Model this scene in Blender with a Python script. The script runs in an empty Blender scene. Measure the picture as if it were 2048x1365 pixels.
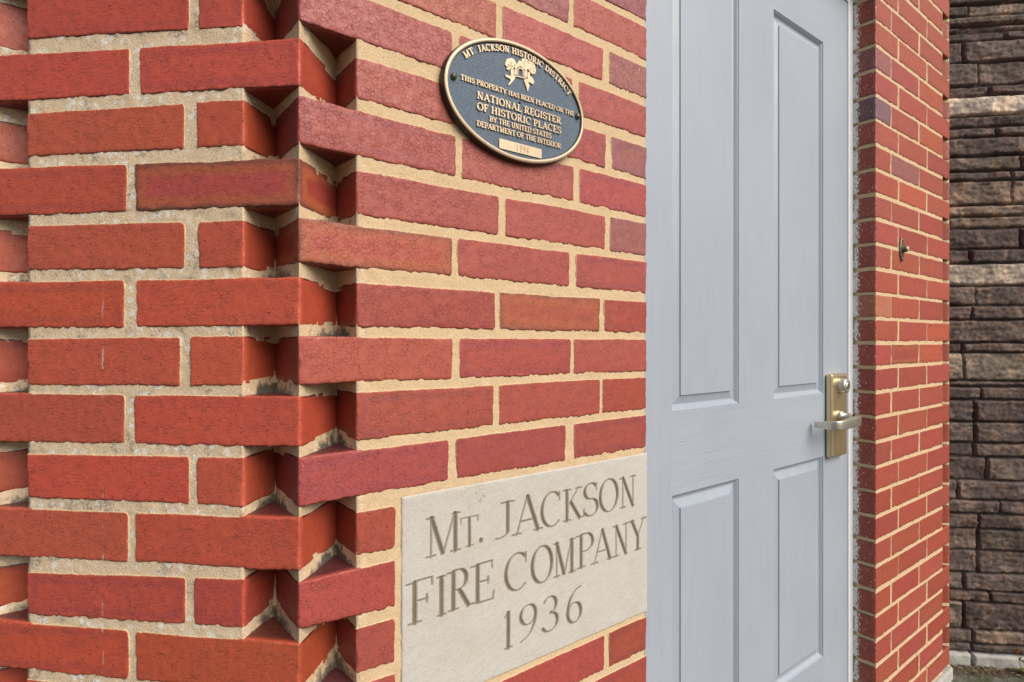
import bpy, bmesh, math, random
import numpy as np
from mathutils import Vector

# ------------------------------------------------------------------ camera, light, exposure
SC = bpy.context.scene
COL = SC.collection
F, CX, CY, CAMZ = 1150.0, 1024.0, 682.0, 1.15          # focal length in photo pixels, principal point, eye height
cam_d = bpy.data.cameras.new("camera"); cam = bpy.data.objects.new("camera", cam_d); COL.objects.link(cam)
cam_d.sensor_width = 36.0; cam_d.lens = 36.0 * F / 2048.0; cam_d.clip_start = 0.02; cam_d.clip_end = 500
cam.location = (0, 0, CAMZ); cam.rotation_euler = (math.radians(90), 0, 0)
SC.camera = cam
SUN_AZ, SUN_EL = math.radians(129), math.radians(39)     # clockwise from +Y (north)
w = bpy.data.worlds.new("World"); SC.world = w; w.use_nodes = True
wn = w.node_tree; bg = wn.nodes['Background']
sky = wn.nodes.new('ShaderNodeTexSky'); sky.sky_type = 'NISHITA'; sky.sun_disc = False
sky.sun_elevation = SUN_EL; sky.sun_rotation = SUN_AZ; sky.air_density = 1.0; sky.dust_density = 2.5; sky.ozone_density = 0.7
wn.links.new(sky.outputs[0], bg.inputs[0]); bg.inputs[1].default_value = 0.08
sd = bpy.data.lights.new("sun", 'SUN'); sun = bpy.data.objects.new("sun", sd); COL.objects.link(sun)
sd.energy = 3.0; sd.angle = math.radians(48); sd.color = (1.0, 0.93, 0.84)
sdir = Vector((math.sin(SUN_AZ) * math.cos(SUN_EL), math.cos(SUN_AZ) * math.cos(SUN_EL), math.sin(SUN_EL)))
sun.rotation_euler = sdir.to_track_quat('Z', 'Y').to_euler(); sun.location = sdir * 20
vs = SC.view_settings; vs.view_transform = 'Standard'; vs.look = 'None'; vs.gamma = 1.0; vs.exposure = 0.33

# ------------------------------------------------------------------ plan geometry
TA, TB = math.radians(7.6), math.radians(37.4)
def dirs(t): return np.array([math.cos(t), math.sin(t)]), np.array([-math.sin(t), math.cos(t)])
aD, aN = dirs(-TA)            # street face of the near pier (N points into the wall)
bD, bN = dirs(TB)             # canted entrance face
eD, eN = dirs(TB + math.pi / 4)
dD, dN = dirs(-TA - math.pi / 4)
C1 = np.array([-.2363, .638])                 # near corner
CL = C1 - .410 * aD                           # left corner of the near pier
PS0, PS1 = 1.562, 2.172                       # far pier along the entrance face
C2 = C1 + PS1 * bD
BEND = .591
ECC = .067                                    # how far the alternate courses step back at a corner
def unp(px, py, P0, d):
    u = (px - CX) / F; s = (u * P0[1] - P0[0]) / (d[0] - u * d[1])
    return s, CAMZ - (py - CY) / F * (P0[1] + s * d[1])
def sB(px): return unp(px, 0, C1, bD)[0]
def sA(px): return unp(px, 0, C1, aD)[0]

# ------------------------------------------------------------------ noise
def _h(ix, iy, iz, seed):
    h = (ix.astype(np.uint32) * np.uint32(374761393)) ^ (iy.astype(np.uint32) * np.uint32(668265263)) ^ \
        (iz.astype(np.uint32) * np.uint32(2147483647 - 58)) ^ np.uint32((seed * 974634 + 12345) & 0xffffffff)
    h = (h ^ (h >> np.uint32(13))) * np.uint32(1274126177); h = (h ^ (h >> np.uint32(15))) * np.uint32(2246822519)
    return (h ^ (h >> np.uint32(16))).astype(np.float64) / 4294967295.0
def vn(P, freq, seed=0):
    p = np.asarray(P) * freq + 1000.0; i = np.floor(p).astype(np.int64); f = p - i; f = f * f * (3 - 2 * f)
    r = 0
    for a in (0, 1):
        for b in (0, 1):
            for c in (0, 1):
                wgt = (f[..., 0] if a else 1 - f[..., 0]) * (f[..., 1] if b else 1 - f[..., 1]) * (f[..., 2] if c else 1 - f[..., 2])
                r = r + wgt * _h(i[..., 0] + a, i[..., 1] + b, i[..., 2] + c, seed)
    return r * 2 - 1
def fbm(P, freq, octv=3, seed=0):
    r = 0; a = 1.0; t = 0
    for o in range(octv):
        r = r + a * vn(P, freq * 2 ** o, seed + o * 17); t += a; a *= .5
    return r / t
R = random.Random(7)

# ------------------------------------------------------------------ mesh helpers
class Acc:
    """collects quads with point attributes and links them as ONE mesh object"""
    def __init__(s): s.v = []; s.f = []; s.m = []; s.sm = []; s.at = {}; s.n = 0
    def add(s, V, Q, mat=0, flat=False, **attrs):
        V = np.asarray(V, float).reshape(-1, 3); Q = np.asarray(Q, np.int64).reshape(-1, 4)
        s.v.append(V); s.f.append(Q + s.n); s.m.append(np.full(len(Q), mat, np.int32)); s.sm.append(np.full(len(Q), not flat, bool))
        for k, a in attrs.items(): s.at.setdefault(k, []).append(np.asarray(a, float).reshape(len(V), -1))
        s.n += len(V)
    def build(s, name, mats, parent=None, loc=(0, 0, 0), smooth=True):
        V = np.concatenate(s.v) - np.array(loc); Q = np.concatenate(s.f); M = np.concatenate(s.m)
        me = bpy.data.meshes.new(name); me.vertices.add(len(V)); me.vertices.foreach_set('co', V.astype(np.float32).ravel())
        me.loops.add(len(Q) * 4); me.loops.foreach_set('vertex_index', Q.astype(np.int32).ravel())
        me.polygons.add(len(Q)); me.polygons.foreach_set('loop_start', np.arange(len(Q), dtype=np.int32) * 4)
        me.polygons.foreach_set('material_index', M)
        me.update(calc_edges=True)
        if smooth: me.polygons.foreach_set('use_smooth', np.concatenate(s.sm))
        for k, a in s.at.items():
            a = np.concatenate(a)
            ty = {1: 'FLOAT', 3: 'FLOAT_VECTOR', 4: 'FLOAT_COLOR'}[a.shape[1]]
            at = me.attributes.new(k, ty, 'POINT'); at.data.foreach_set({1: 'value', 3: 'vector', 4: 'color'}[a.shape[1]], a.astype(np.float32).ravel())
        for m in (mats if isinstance(mats, (list, tuple)) else [mats]): me.materials.append(m)
        o = bpy.data.objects.new(name, me); COL.objects.link(o)
        if parent: o.parent = parent
        else: o.location = loc
        return o
def gridq(nx, ny, flip=False):
    i = np.arange(nx * ny).reshape(ny, nx); q = np.stack([i[:-1, :-1], i[:-1, 1:], i[1:, 1:], i[1:, :-1]], -1).reshape(-1, 4)
    return q[:, ::-1] if flip else q
def world(P0, d, n, s, off, z):
    s, off, z = np.broadcast_arrays(np.asarray(s, float), np.asarray(off, float), np.asarray(z, float))
    return np.stack([P0[0] + s * d[0] + off * n[0], P0[1] + s * d[1] + off * n[1], z], -1)
def root(name, loc, label, cat, group=None):
    o = bpy.data.objects.new(name, None); COL.objects.link(o); o.location = loc; o.empty_display_size = .05
    o['label'] = label; o['category'] = cat
    if group: o['group'] = group
    return o
def tag(o, label, cat, group=None, kind=None):
    if label: o['label'] = label
    if cat: o['category'] = cat
    if group: o['group'] = group
    if kind: o['kind'] = kind
    return o
def bm_obj(name, bm, mat, parent=None, base=(0, 0, 0), smooth=False, bevel=0, seg=2):
    bmesh.ops.recalc_face_normals(bm, faces=bm.faces)
    bm.transform(__import__('mathutils').Matrix.Translation(-Vector(base)))
    me = bpy.data.meshes.new(name); bm.to_mesh(me); bm.free()
    for m in (mat if isinstance(mat, (list, tuple)) else [mat]): me.materials.append(m)
    o = bpy.data.objects.new(name, me); COL.objects.link(o)
    if parent: o.parent = parent
    else: o.location = base
    if smooth: me.polygons.foreach_set('use_smooth', [True] * len(me.polygons))
    if bevel:
        b = o.modifiers.new('bevel', 'BEVEL'); b.width = bevel; b.segments = seg; b.limit_method = 'ANGLE'; b.angle_limit = math.radians(35)
    return o

# ------------------------------------------------------------------ node helpers
class NT:
    def __init__(s, name):
        s.mat = bpy.data.materials.new(name); s.mat.use_nodes = True; s.t = s.mat.node_tree
        s.bsdf = s.t.nodes['Principled BSDF']
    def n(s, ty, ins=None, out=0, **pr):
        nd = s.t.nodes.new('ShaderNode' + ty)
        for k, v in pr.items(): setattr(nd, k, v)
        for k, v in (ins or {}).items(): s.set(nd.inputs[k], v)
        return nd.outputs[out] if out is not None else nd
    def set(s, sock, v):
        if isinstance(v, bpy.types.NodeSocket): s.t.links.new(v, sock)
        elif v is not None:
            if sock.type == 'RGBA' and len(v) == 3: v = (*v, 1)
            sock.default_value = v
    def attr(s, name, out='Fac'): return s.n('Attribute', attribute_name=name, out=out)
    def math(s, op, a, b=None, c=None, clamp=False):
        nd = s.t.nodes.new('ShaderNodeMath'); nd.operation = op; nd.use_clamp = clamp
        for i, v in enumerate((a, b, c)):
            if v is not None: s.set(nd.inputs[i], v)
        return nd.outputs[0]
    def vmath(s, op, a, b=None, out=0):
        nd = s.t.nodes.new('ShaderNodeVectorMath'); nd.operation = op; s.set(nd.inputs[0], a)
        if b is not None: s.set(nd.inputs['Scale'] if op == 'SCALE' else nd.inputs[1], b)
        return nd.outputs[out]
    def noise(s, vec, scale, detail=3, rough=.55, dist=0, out=0):
        return s.n('TexNoise', {'Vector': vec, 'Scale': scale, 'Detail': detail, 'Roughness': rough, 'Distortion': dist}, out=out)
    def ramp(s, v, a, b, lo=0., hi=1.):
        return s.n('MapRange', {'Value': v, 'From Min': a, 'From Max': b, 'To Min': lo, 'To Max': hi}, interpolation_type='SMOOTHSTEP')
    def mix(s, f, a, b, mode='MIX'):
        nd = s.t.nodes.new('ShaderNodeMix'); nd.data_type = 'RGBA'; nd.blend_type = mode; nd.clamp_factor = True
        s.set(nd.inputs[0], f); s.set(nd.inputs[6], a); s.set(nd.inputs[7], b); return nd.outputs[2]
    def out(s, col=None, rough=None, bump=None, bdist=.001, bstr=1.0, metal=None, spec=None):
        if col is not None: s.set(s.bsdf.inputs['Base Color'], col)
        if rough is not None: s.set(s.bsdf.inputs['Roughness'], rough)
        if metal is not None: s.set(s.bsdf.inputs['Metallic'], metal)
        if spec is not None: s.set(s.bsdf.inputs['Specular IOR Level'], spec)
        if bump is not None:
            b = s.n('Bump', {'Height': bump, 'Distance': bdist, 'Strength': bstr}); s.t.links.new(b, s.bsdf.inputs['Normal'])
        return s.mat

def brick_material(name, cs, crack, streak=False):
    m = NT(name); loc = m.attr('loc', 'Vector'); bc = m.attr('bcol', 'Color'); paint = m.attr('paint'); rnd = m.attr('rnd')
    eda = m.attr('eda'); edm = m.attr('edm')
    n1 = m.noise(loc, 26, 4); n2 = m.noise(loc, 120, 5, .65); n3 = m.noise(loc, 700, 3, .6); n4 = m.noise(m.vmath('ADD', loc, (3, 7, 1)), 40, 3)
    c = m.mix(m.ramp(n1, .48, .72, 0, .28), bc, m.mix(1, bc, (.80, .80, 1.05), 'MULTIPLY'))
    c = m.mix(m.ramp(n4, .5, .75, 0, .22), c, m.mix(1, bc, (1.12, 1.22, .95), 'MULTIPLY'))
    # flashed border: purple ring, and an orange halo on a few bricks
    ed2 = m.math('ADD', eda, m.math('MULTIPLY', m.math('SUBTRACT', n1, .5), .012))
    ring = m.math('MULTIPLY', m.ramp(ed2, .003, .007), m.ramp(ed2, .017, .009))
    c = m.mix(m.math('MULTIPLY', ring, m.ramp(rnd, .35, .8, 0, .42)), c, m.mix(1, bc, (.70, .75, 1.2), 'MULTIPLY'))
    halo = m.math('MULTIPLY', m.ramp(ed2, .019, .012), m.ramp(rnd, .93, .97))
    c = m.mix(m.math('MULTIPLY', halo, .8), c, (.40, .105, .040))
    c = m.mix(m.math('MULTIPLY', m.ramp(ed2, .008, .002), m.ramp(rnd, .93, .97, 0, .7)), c, (.14, .055, .04))
    c = m.mix(m.ramp(n2, .45, .75, .0, .22), c, m.mix(1, c, (.66, .60, .58), 'MULTIPLY'))
    c = m.mix(m.ramp(n3, .40, .75, 0, .35), c, m.mix(1, c, (1.35, 1.3, 1.25), 'MULTIPLY'))
    # hairline crackle
    dv = m.n('TexNoise', {'Vector': loc, 'Scale': 220., 'Detail': 2.}, out=1)
    lv = m.vmath('ADD', loc, m.vmath('SCALE', m.vmath('SUBTRACT', dv, (.5, .5, .5)), .0010))
    vo = m.n('TexVoronoi', {'Vector': m.vmath('MULTIPLY', lv, cs), 'Scale': 1.0}, feature='DISTANCE_TO_EDGE')
    vo2 = m.n('TexVoronoi', {'Vector': m.vmath('MULTIPLY', lv, tuple(2.1 * k for k in cs)), 'Scale': 1.0}, feature='DISTANCE_TO_EDGE')
    msk = m.noise(m.vmath('ADD', loc, (9, 2, 5)), 75, 3)
    ck = m.math('MULTIPLY', m.ramp(vo, .05, .01), m.ramp(msk, .32, .60))
    ck2 = m.math('MULTIPLY', m.ramp(vo2, .07, .02), m.ramp(msk, .48, .66))
    ck = m.math('MULTIPLY', m.math('MAXIMUM', ck, m.math('MULTIPLY', ck2, .35)), m.math('SUBTRACT', 1, m.math('MULTIPLY', m.attr('endf'), .85)))
    c = m.mix(m.math('MULTIPLY', ck, crack), c, (.055, .016, .014))
    pit = m.ramp(m.noise(m.vmath('ADD', loc, (1, 1, 8)), 300, 2), .67, .73)
    c = m.mix(m.math('MULTIPLY', pit, .65), c, (.06, .02, .017))
    # grit and lime specks
    sp = m.n('TexVoronoi', {'Vector': loc, 'Scale': 95.}, out=None)
    spk = m.math('MULTIPLY', m.ramp(sp.outputs['Distance'], .075, .04), m.ramp(m.n('SeparateColor', {0: sp.outputs['Color']}), .90, .92))
    c = m.mix(m.math('MULTIPLY', spk, .7), c, (.62, .52, .46))
    if streak:
        p = m.n('NewGeometry'); s_ = m.n('VectorMath', {0: m.vmath('SUBTRACT', p, (C1[0], C1[1], 0)), 1: (aD[0], aD[1], 0)}, operation='DOT_PRODUCT', out=1)
        zz = m.n('SeparateXYZ', {0: p}, out=2)
        wob = m.math('MULTIPLY', m.math('SUBTRACT', m.noise(p, 25, 2), .5), .004)
        d_ = m.math('ABSOLUTE', m.math('ADD', m.math('ADD', s_, .243), wob))
        st = m.math('MULTIPLY', m.ramp(d_, .0016, .0005), m.ramp(m.noise(m.vmath('MULTIPLY', p, (120, 120, 55)), 1, 3), .5, .66))
        st = m.math('MULTIPLY', st, m.ramp(zz, CAMZ + .09, CAMZ - .02))
        c = m.mix(m.math('MULTIPLY', st, .75), c, (.6, .52, .48))
    fri = m.ramp(m.math('ADD', m.attr('edl'), m.math('MULTIPLY', m.math('SUBTRACT', m.noise(m.vmath('MULTIPLY', loc, (1, .5, 1)), 300, 4, .7), .5), .0065)), .0022, .0004)
    c = m.mix(m.math('MULTIPLY', fri, .8), c, (.075, .024, .016))
    # mortar smeared over the arrises
    sm = m.ramp(m.math('ADD', edm, m.math('MULTIPLY', m.math('SUBTRACT', m.noise(loc, 260, 4, .7), .5), .0042)), .0012, .0004)
    c = m.mix(sm, c, (.58, .44, .25))
    # whitewash smeared beside the door frame
    pn = m.noise(m.vmath('MULTIPLY', loc, (1, .5, 1)), 240, 6, .75)
    pm = m.ramp(m.math('ADD', paint, m.math('MULTIPLY', m.math('SUBTRACT', pn, .5), 3.4)), .62, .74)
    pm = m.math('MULTIPLY', pm, m.ramp(paint, .02, .08))
    c = m.mix(pm, c, (.74, .75, .73))
    h = m.math('ADD', m.math('MULTIPLY', n2, .5), m.math('MULTIPLY', n3, .30))
    h = m.math('SUBTRACT', h, m.math('MULTIPLY', ck, .55)); h = m.math('SUBTRACT', h, m.math('MULTIPLY', pit, .5))
    return m.out(c, m.ramp(n2, .3, .7, .42, .60), h, .0010, .65, spec=.5)
BRICK_A = brick_material('brick street face', (75, 300, 150), .38, True)
BRICK_B = brick_material('brick entrance face', (150, 200, 160), .42)

def mortar_material():
    m = NT('sand mortar'); p = m.n('TexCoord', out=3); age = m.attr('age'); dirt = m.attr('dirt')  # age: weathering growth, and also the painted-in sunlight of the street face
    n1 = m.noise(p, 30, 4); n2 = m.noise(p, 420, 4, .7); n3 = m.noise(p, 1100, 2)
    c = m.mix(n1, (.60, .430, .250), (.71, .535, .335)); c = m.mix(m.math('MULTIPLY', age, .8), c, m.mix(n1, (.76, .585, .38), (.84, .68, .48)))  # paler mix paints in the sunlight that the street face misses
    c = m.mix(m.ramp(n2, .38, .7, 0, .5), c, m.mix(1, c, (.62, .58, .55), 'MULTIPLY'))
    c = m.mix(m.ramp(n3, .58, .7, 0, .55), c, (.70, .60, .46))
    c = m.mix(m.ramp(n3, .40, .30, 0, .5), c, (.16, .11, .07))
    # weathering on the old street face: grey algae and white lichen discs
    g = m.math('MULTIPLY', m.math('MULTIPLY', age, m.ramp(m.noise(p, 38, 4, .6), .53, .66)), m.ramp(m.noise(p, 300, 4, .7), .40, .56))
    c = m.mix(m.math('MULTIPLY', g, .70), c, (.20, .185, .15))
    vo = m.n('TexVoronoi', {'Vector': m.vmath('ADD', p, m.vmath('SCALE', m.n('TexNoise', {'Vector': p, 'Scale': 200.}, out=1), .006)), 'Scale': 110.}, out=None)
    li = m.math('MULTIPLY', m.ramp(m.math('ADD', vo.outputs['Distance'], m.math('MULTIPLY', m.math('SUBTRACT', n2, .5), 1.3)), .55, .25), m.ramp(m.n('SeparateColor', {0: vo.outputs['Color']}), .42, .55))
    li = m.math('MULTIPLY', m.math('MULTIPLY', li, m.ramp(n3, .34, .52)), m.math('MULTIPLY', age, m.ramp(m.noise(m.vmath('ADD', p, (4, 2, 0)), 28, 3), .38, .50)))
    c = m.mix(m.math('MULTIPLY', li, .9), c, (.82, .82, .78))
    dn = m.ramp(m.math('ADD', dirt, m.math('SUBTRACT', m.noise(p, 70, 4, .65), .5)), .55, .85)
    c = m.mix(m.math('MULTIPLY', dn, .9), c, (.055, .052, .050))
    return m.out(c, .92, m.math('ADD', n2, m.math('MULTIPLY', n3, .5)), .0011, .9, spec=.2)
MORTAR = mortar_material()

def stone_material(groove=False):
    m = NT('cut limestone' + (' groove' if groove else '')); p = m.n('TexCoord', out=3)
    v = m.vmath('MULTIPLY', m.n('VectorRotate', {'Vector': p, 'Angle': .45}, rotation_type='Y_AXIS'), (40, 40, 160))
    n1 = m.noise(v, 1.0, 5, .65); n2 = m.noise(p, 480, 4, .75); n3 = m.noise(p, 14, 3)
    c = m.mix(n1, (.43, .405, .360), (.56, .540, .495)); c = m.mix(m.ramp(n3, .4, .7, 0, .4), c, (.44, .40, .335))
    c = m.mix(m.ramp(n2, .54, .68, 0, .55), c, (.24, .22, .185)); c = m.mix(m.ramp(n2, .42, .3, 0, .35), c, (.62, .60, .56))
    # rusty spot below the top edge
    sx = m.n('SeparateXYZ', {0: m.attr('loc', 'Vector')}, out=None)
    dx = m.math('SUBTRACT', sx.outputs[0], 0.1181); dz = m.math('SUBTRACT', sx.outputs[1], 0.2617)
    dd = m.math('ADD', m.math('POWER', m.math('MULTIPLY', dx, 1.0), 2), m.math('POWER', m.math('MULTIPLY', dz, .55), 2))
    c = m.mix(m.math('MULTIPLY', m.math('MULTIPLY', m.ramp(dd, .00010, .00001), m.ramp(m.noise(p, 150, 4), .52, .66)), .75), c, (.10, .075, .06))
    if groove:
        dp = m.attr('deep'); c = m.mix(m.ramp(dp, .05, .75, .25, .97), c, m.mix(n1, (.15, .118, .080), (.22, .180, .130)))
    return m.out(c, .88, m.math('ADD', m.math('MULTIPLY', n1, .4), n2), .00035, .6, spec=.25)
LIME = stone_material(); LIME_G = stone_material(True)

def door_material():
    m = NT('grey painted door'); g = m.attr('loc', 'Vector')
    v1 = m.vmath('MULTIPLY', g, (9, 1.1, 1)); h = m.noise(v1, 1.0, 2, .4)
    fr = m.math('FRACT', m.math('MULTIPLY', h, 13)); ln = m.ramp(m.math('ABSOLUTE', m.math('SUBTRACT', fr, .5)), .5, .30)
    st = m.noise(m.vmath('MULTIPLY', g, (420, 9, 1)), 1, 3, .6)
    brk = m.noise(m.vmath('MULTIPLY', g, (60, 6, 1)), 1, 2)
    gr = m.math('MULTIPLY', m.math('ADD', m.math('MULTIPLY', ln, .6), m.ramp(st, .5, .68)), m.ramp(brk, .35, .65))
    low = m.noise(g, 3, 3); p = m.n('TexCoord', out=3)
    c = m.mix(low, (.322, .366, .432), (.356, .394, .450)); c = m.mix(m.math('MULTIPLY', gr, .09), c, (.22, .235, .26))
    dots = m.n('TexVoronoi', {'Vector': p, 'Scale': 22.}, out=None)
    dk = m.math('MULTIPLY', m.ramp(dots.outputs['Distance'], .045, .02), m.ramp(m.n('SeparateColor', {0: dots.outputs['Color']}), .72, .75))
    c = m.mix(m.math('MULTIPLY', dk, .6), c, (.15, .14, .13))
    return m.out(c, m.ramp(low, .3, .7, .38, .5), m.math('MULTIPLY', gr, -1), .0003, .6, spec=.5)
DOOR = door_material()
def simple(name, col, rough, metal=0, nscale=None, namt=.15, bdist=.0004, spec=.5):
    m = NT(name); p = m.n('TexCoord', out=3); n = m.noise(p, nscale or 120, 4, .6)
    c = m.mix(m.ramp(n, .3, .7, 0, namt * 2), col, tuple(k * .6 for k in col))
    return m.out(c, m.ramp(n, .3, .7, rough * .9, min(1, rough * 1.15)), n, bdist, .5, metal, spec)
FRAME = simple('white painted frame', (.80, .82, .84), .4, 0, 60, .06)
CAULK = simple('weathered caulk', (.20, .19, .18), .8, 0, 160, .4, .002)
RIM = simple('polished bronze', (.58, .45, .30), .42, .35, 300, .12, .0003)
BRONZE = simple('dark bronze', (.060, .050, .036), .5, .4, 200, .3)
BELLM = simple('tarnished brass', (.19, .175, .11), .42, .75, 500, .3)
IVORY = simple('ivory button', (.60, .52, .33), .35)
CONC = simple('concrete', (.45, .44, .40), .9, 0, 90, .25, .003)
KEYM = simple('keyway shadow', (.03, .028, .02), .6, .5)
def brass_material():
    m = NT('satin brass'); g = m.n('TexCoord', out=3); n = m.noise(m.vmath('MULTIPLY', g, (700, 700, 6)), 1, 3)
    c = m.mix(n, (.70, .56, .32), (.80, .66, .42))
    return m.out(c, m.ramp(n, .3, .7, .30, .42), n, .00012, .5, .95)
BRASS = brass_material()
NICKEL = simple('satin nickel', (.68, .64, .53), .34, .9, 400, .06, .0001)
def field_material():
    m = NT('blue plaque ground'); p = m.n('TexCoord', out=3); n = m.noise(p, 620, 3, .6); n1 = m.noise(p, 40, 3)
    c = m.mix(n1, (.070, .105, .150), (.098, .134, .178)); c = m.mix(m.ramp(n, .55, .75, 0, .6), c, (.22, .27, .33)); c = m.mix(m.ramp(n, .45, .3, 0, .6), c, (.040, .060, .095))
    return m.out(c, .5, n, .0012, 1.0, .1, .5)
FIELD = field_material()
def ledge_material():
    m = NT('ledgestone'); p = m.n('TexCoord', out=3); bc = m.attr('bcol', 'Color'); ed = m.attr('eda')
    n1 = m.noise(p, 16, 5, .65, .6); n2 = m.noise(p, 90, 5, .65); n3 = m.noise(p, 9, 3)
    c = m.mix(m.ramp(n1, .46, .66), bc, m.mix(1, bc, (2.3, 2.1, 1.85), 'MULTIPLY'))
    c = m.mix(m.ramp(n3, .5, .7, 0, .55), c, m.mix(1, bc, (1.25, .95, .75), 'MULTIPLY'))
    c = m.mix(m.ramp(n2, .35, .65, .65, 0), c, m.mix(1, c, (.55, .50, .52), 'MULTIPLY'))
    vein = m.ramp(m.math('ABSOLUTE', m.math('SUBTRACT', m.noise(m.vmath('ADD', p, (5, 1, 2)), 7, 4, .6, 1.2), .5)), .025, .006)
    c = m.mix(m.math('MULTIPLY', vein, .10), c, (.30, .25, .19))
    return m.out(c, .85, m.math('ADD', n1, m.math('MULTIPLY', n2, .5)), .004, .8, spec=.3)
LEDGE = ledge_material()
LEDGEJ = simple('ledgestone bedding', (.085, .068, .058), .9, 0, 60, .3, .003)
def ground_material(name, a, b, moss):
    m = NT(name); p = m.n('TexCoord', out=3); n1 = m.noise(p, 5, 5, .6); n2 = m.noise(p, 160, 4, .65); n3 = m.noise(p, 22, 4)
    c = m.mix(n1, a, b); c = m.mix(m.ramp(n2, .4, .7, 0, .6), c, m.mix(1, c, (.5, .5, .5), 'MULTIPLY'))
    c = m.mix(m.math('MULTIPLY', m.ramp(n3, .45, .65), moss), c, (.075, .085, .045))
    return m.out(c, .92, m.math('ADD', n2, n3), .004, .8, spec=.2)
GROUND = ground_material('worn asphalt', (.10, .095, .085), (.15, .14, .125), .3)
MOSSY = ground_material('mossy paving', (.12, .12, .10), (.19, .185, .155), .8)
SOIL = ground_material('soil', (.060, .048, .032), (.12, .095, .062), .5)
GLEAF = simple('green leaf', (.16, .26, .04), .5, 0, 80, .2); RLEAF = simple('reddish leaf', (.42, .10, .05), .5, 0, 80, .2)

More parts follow.
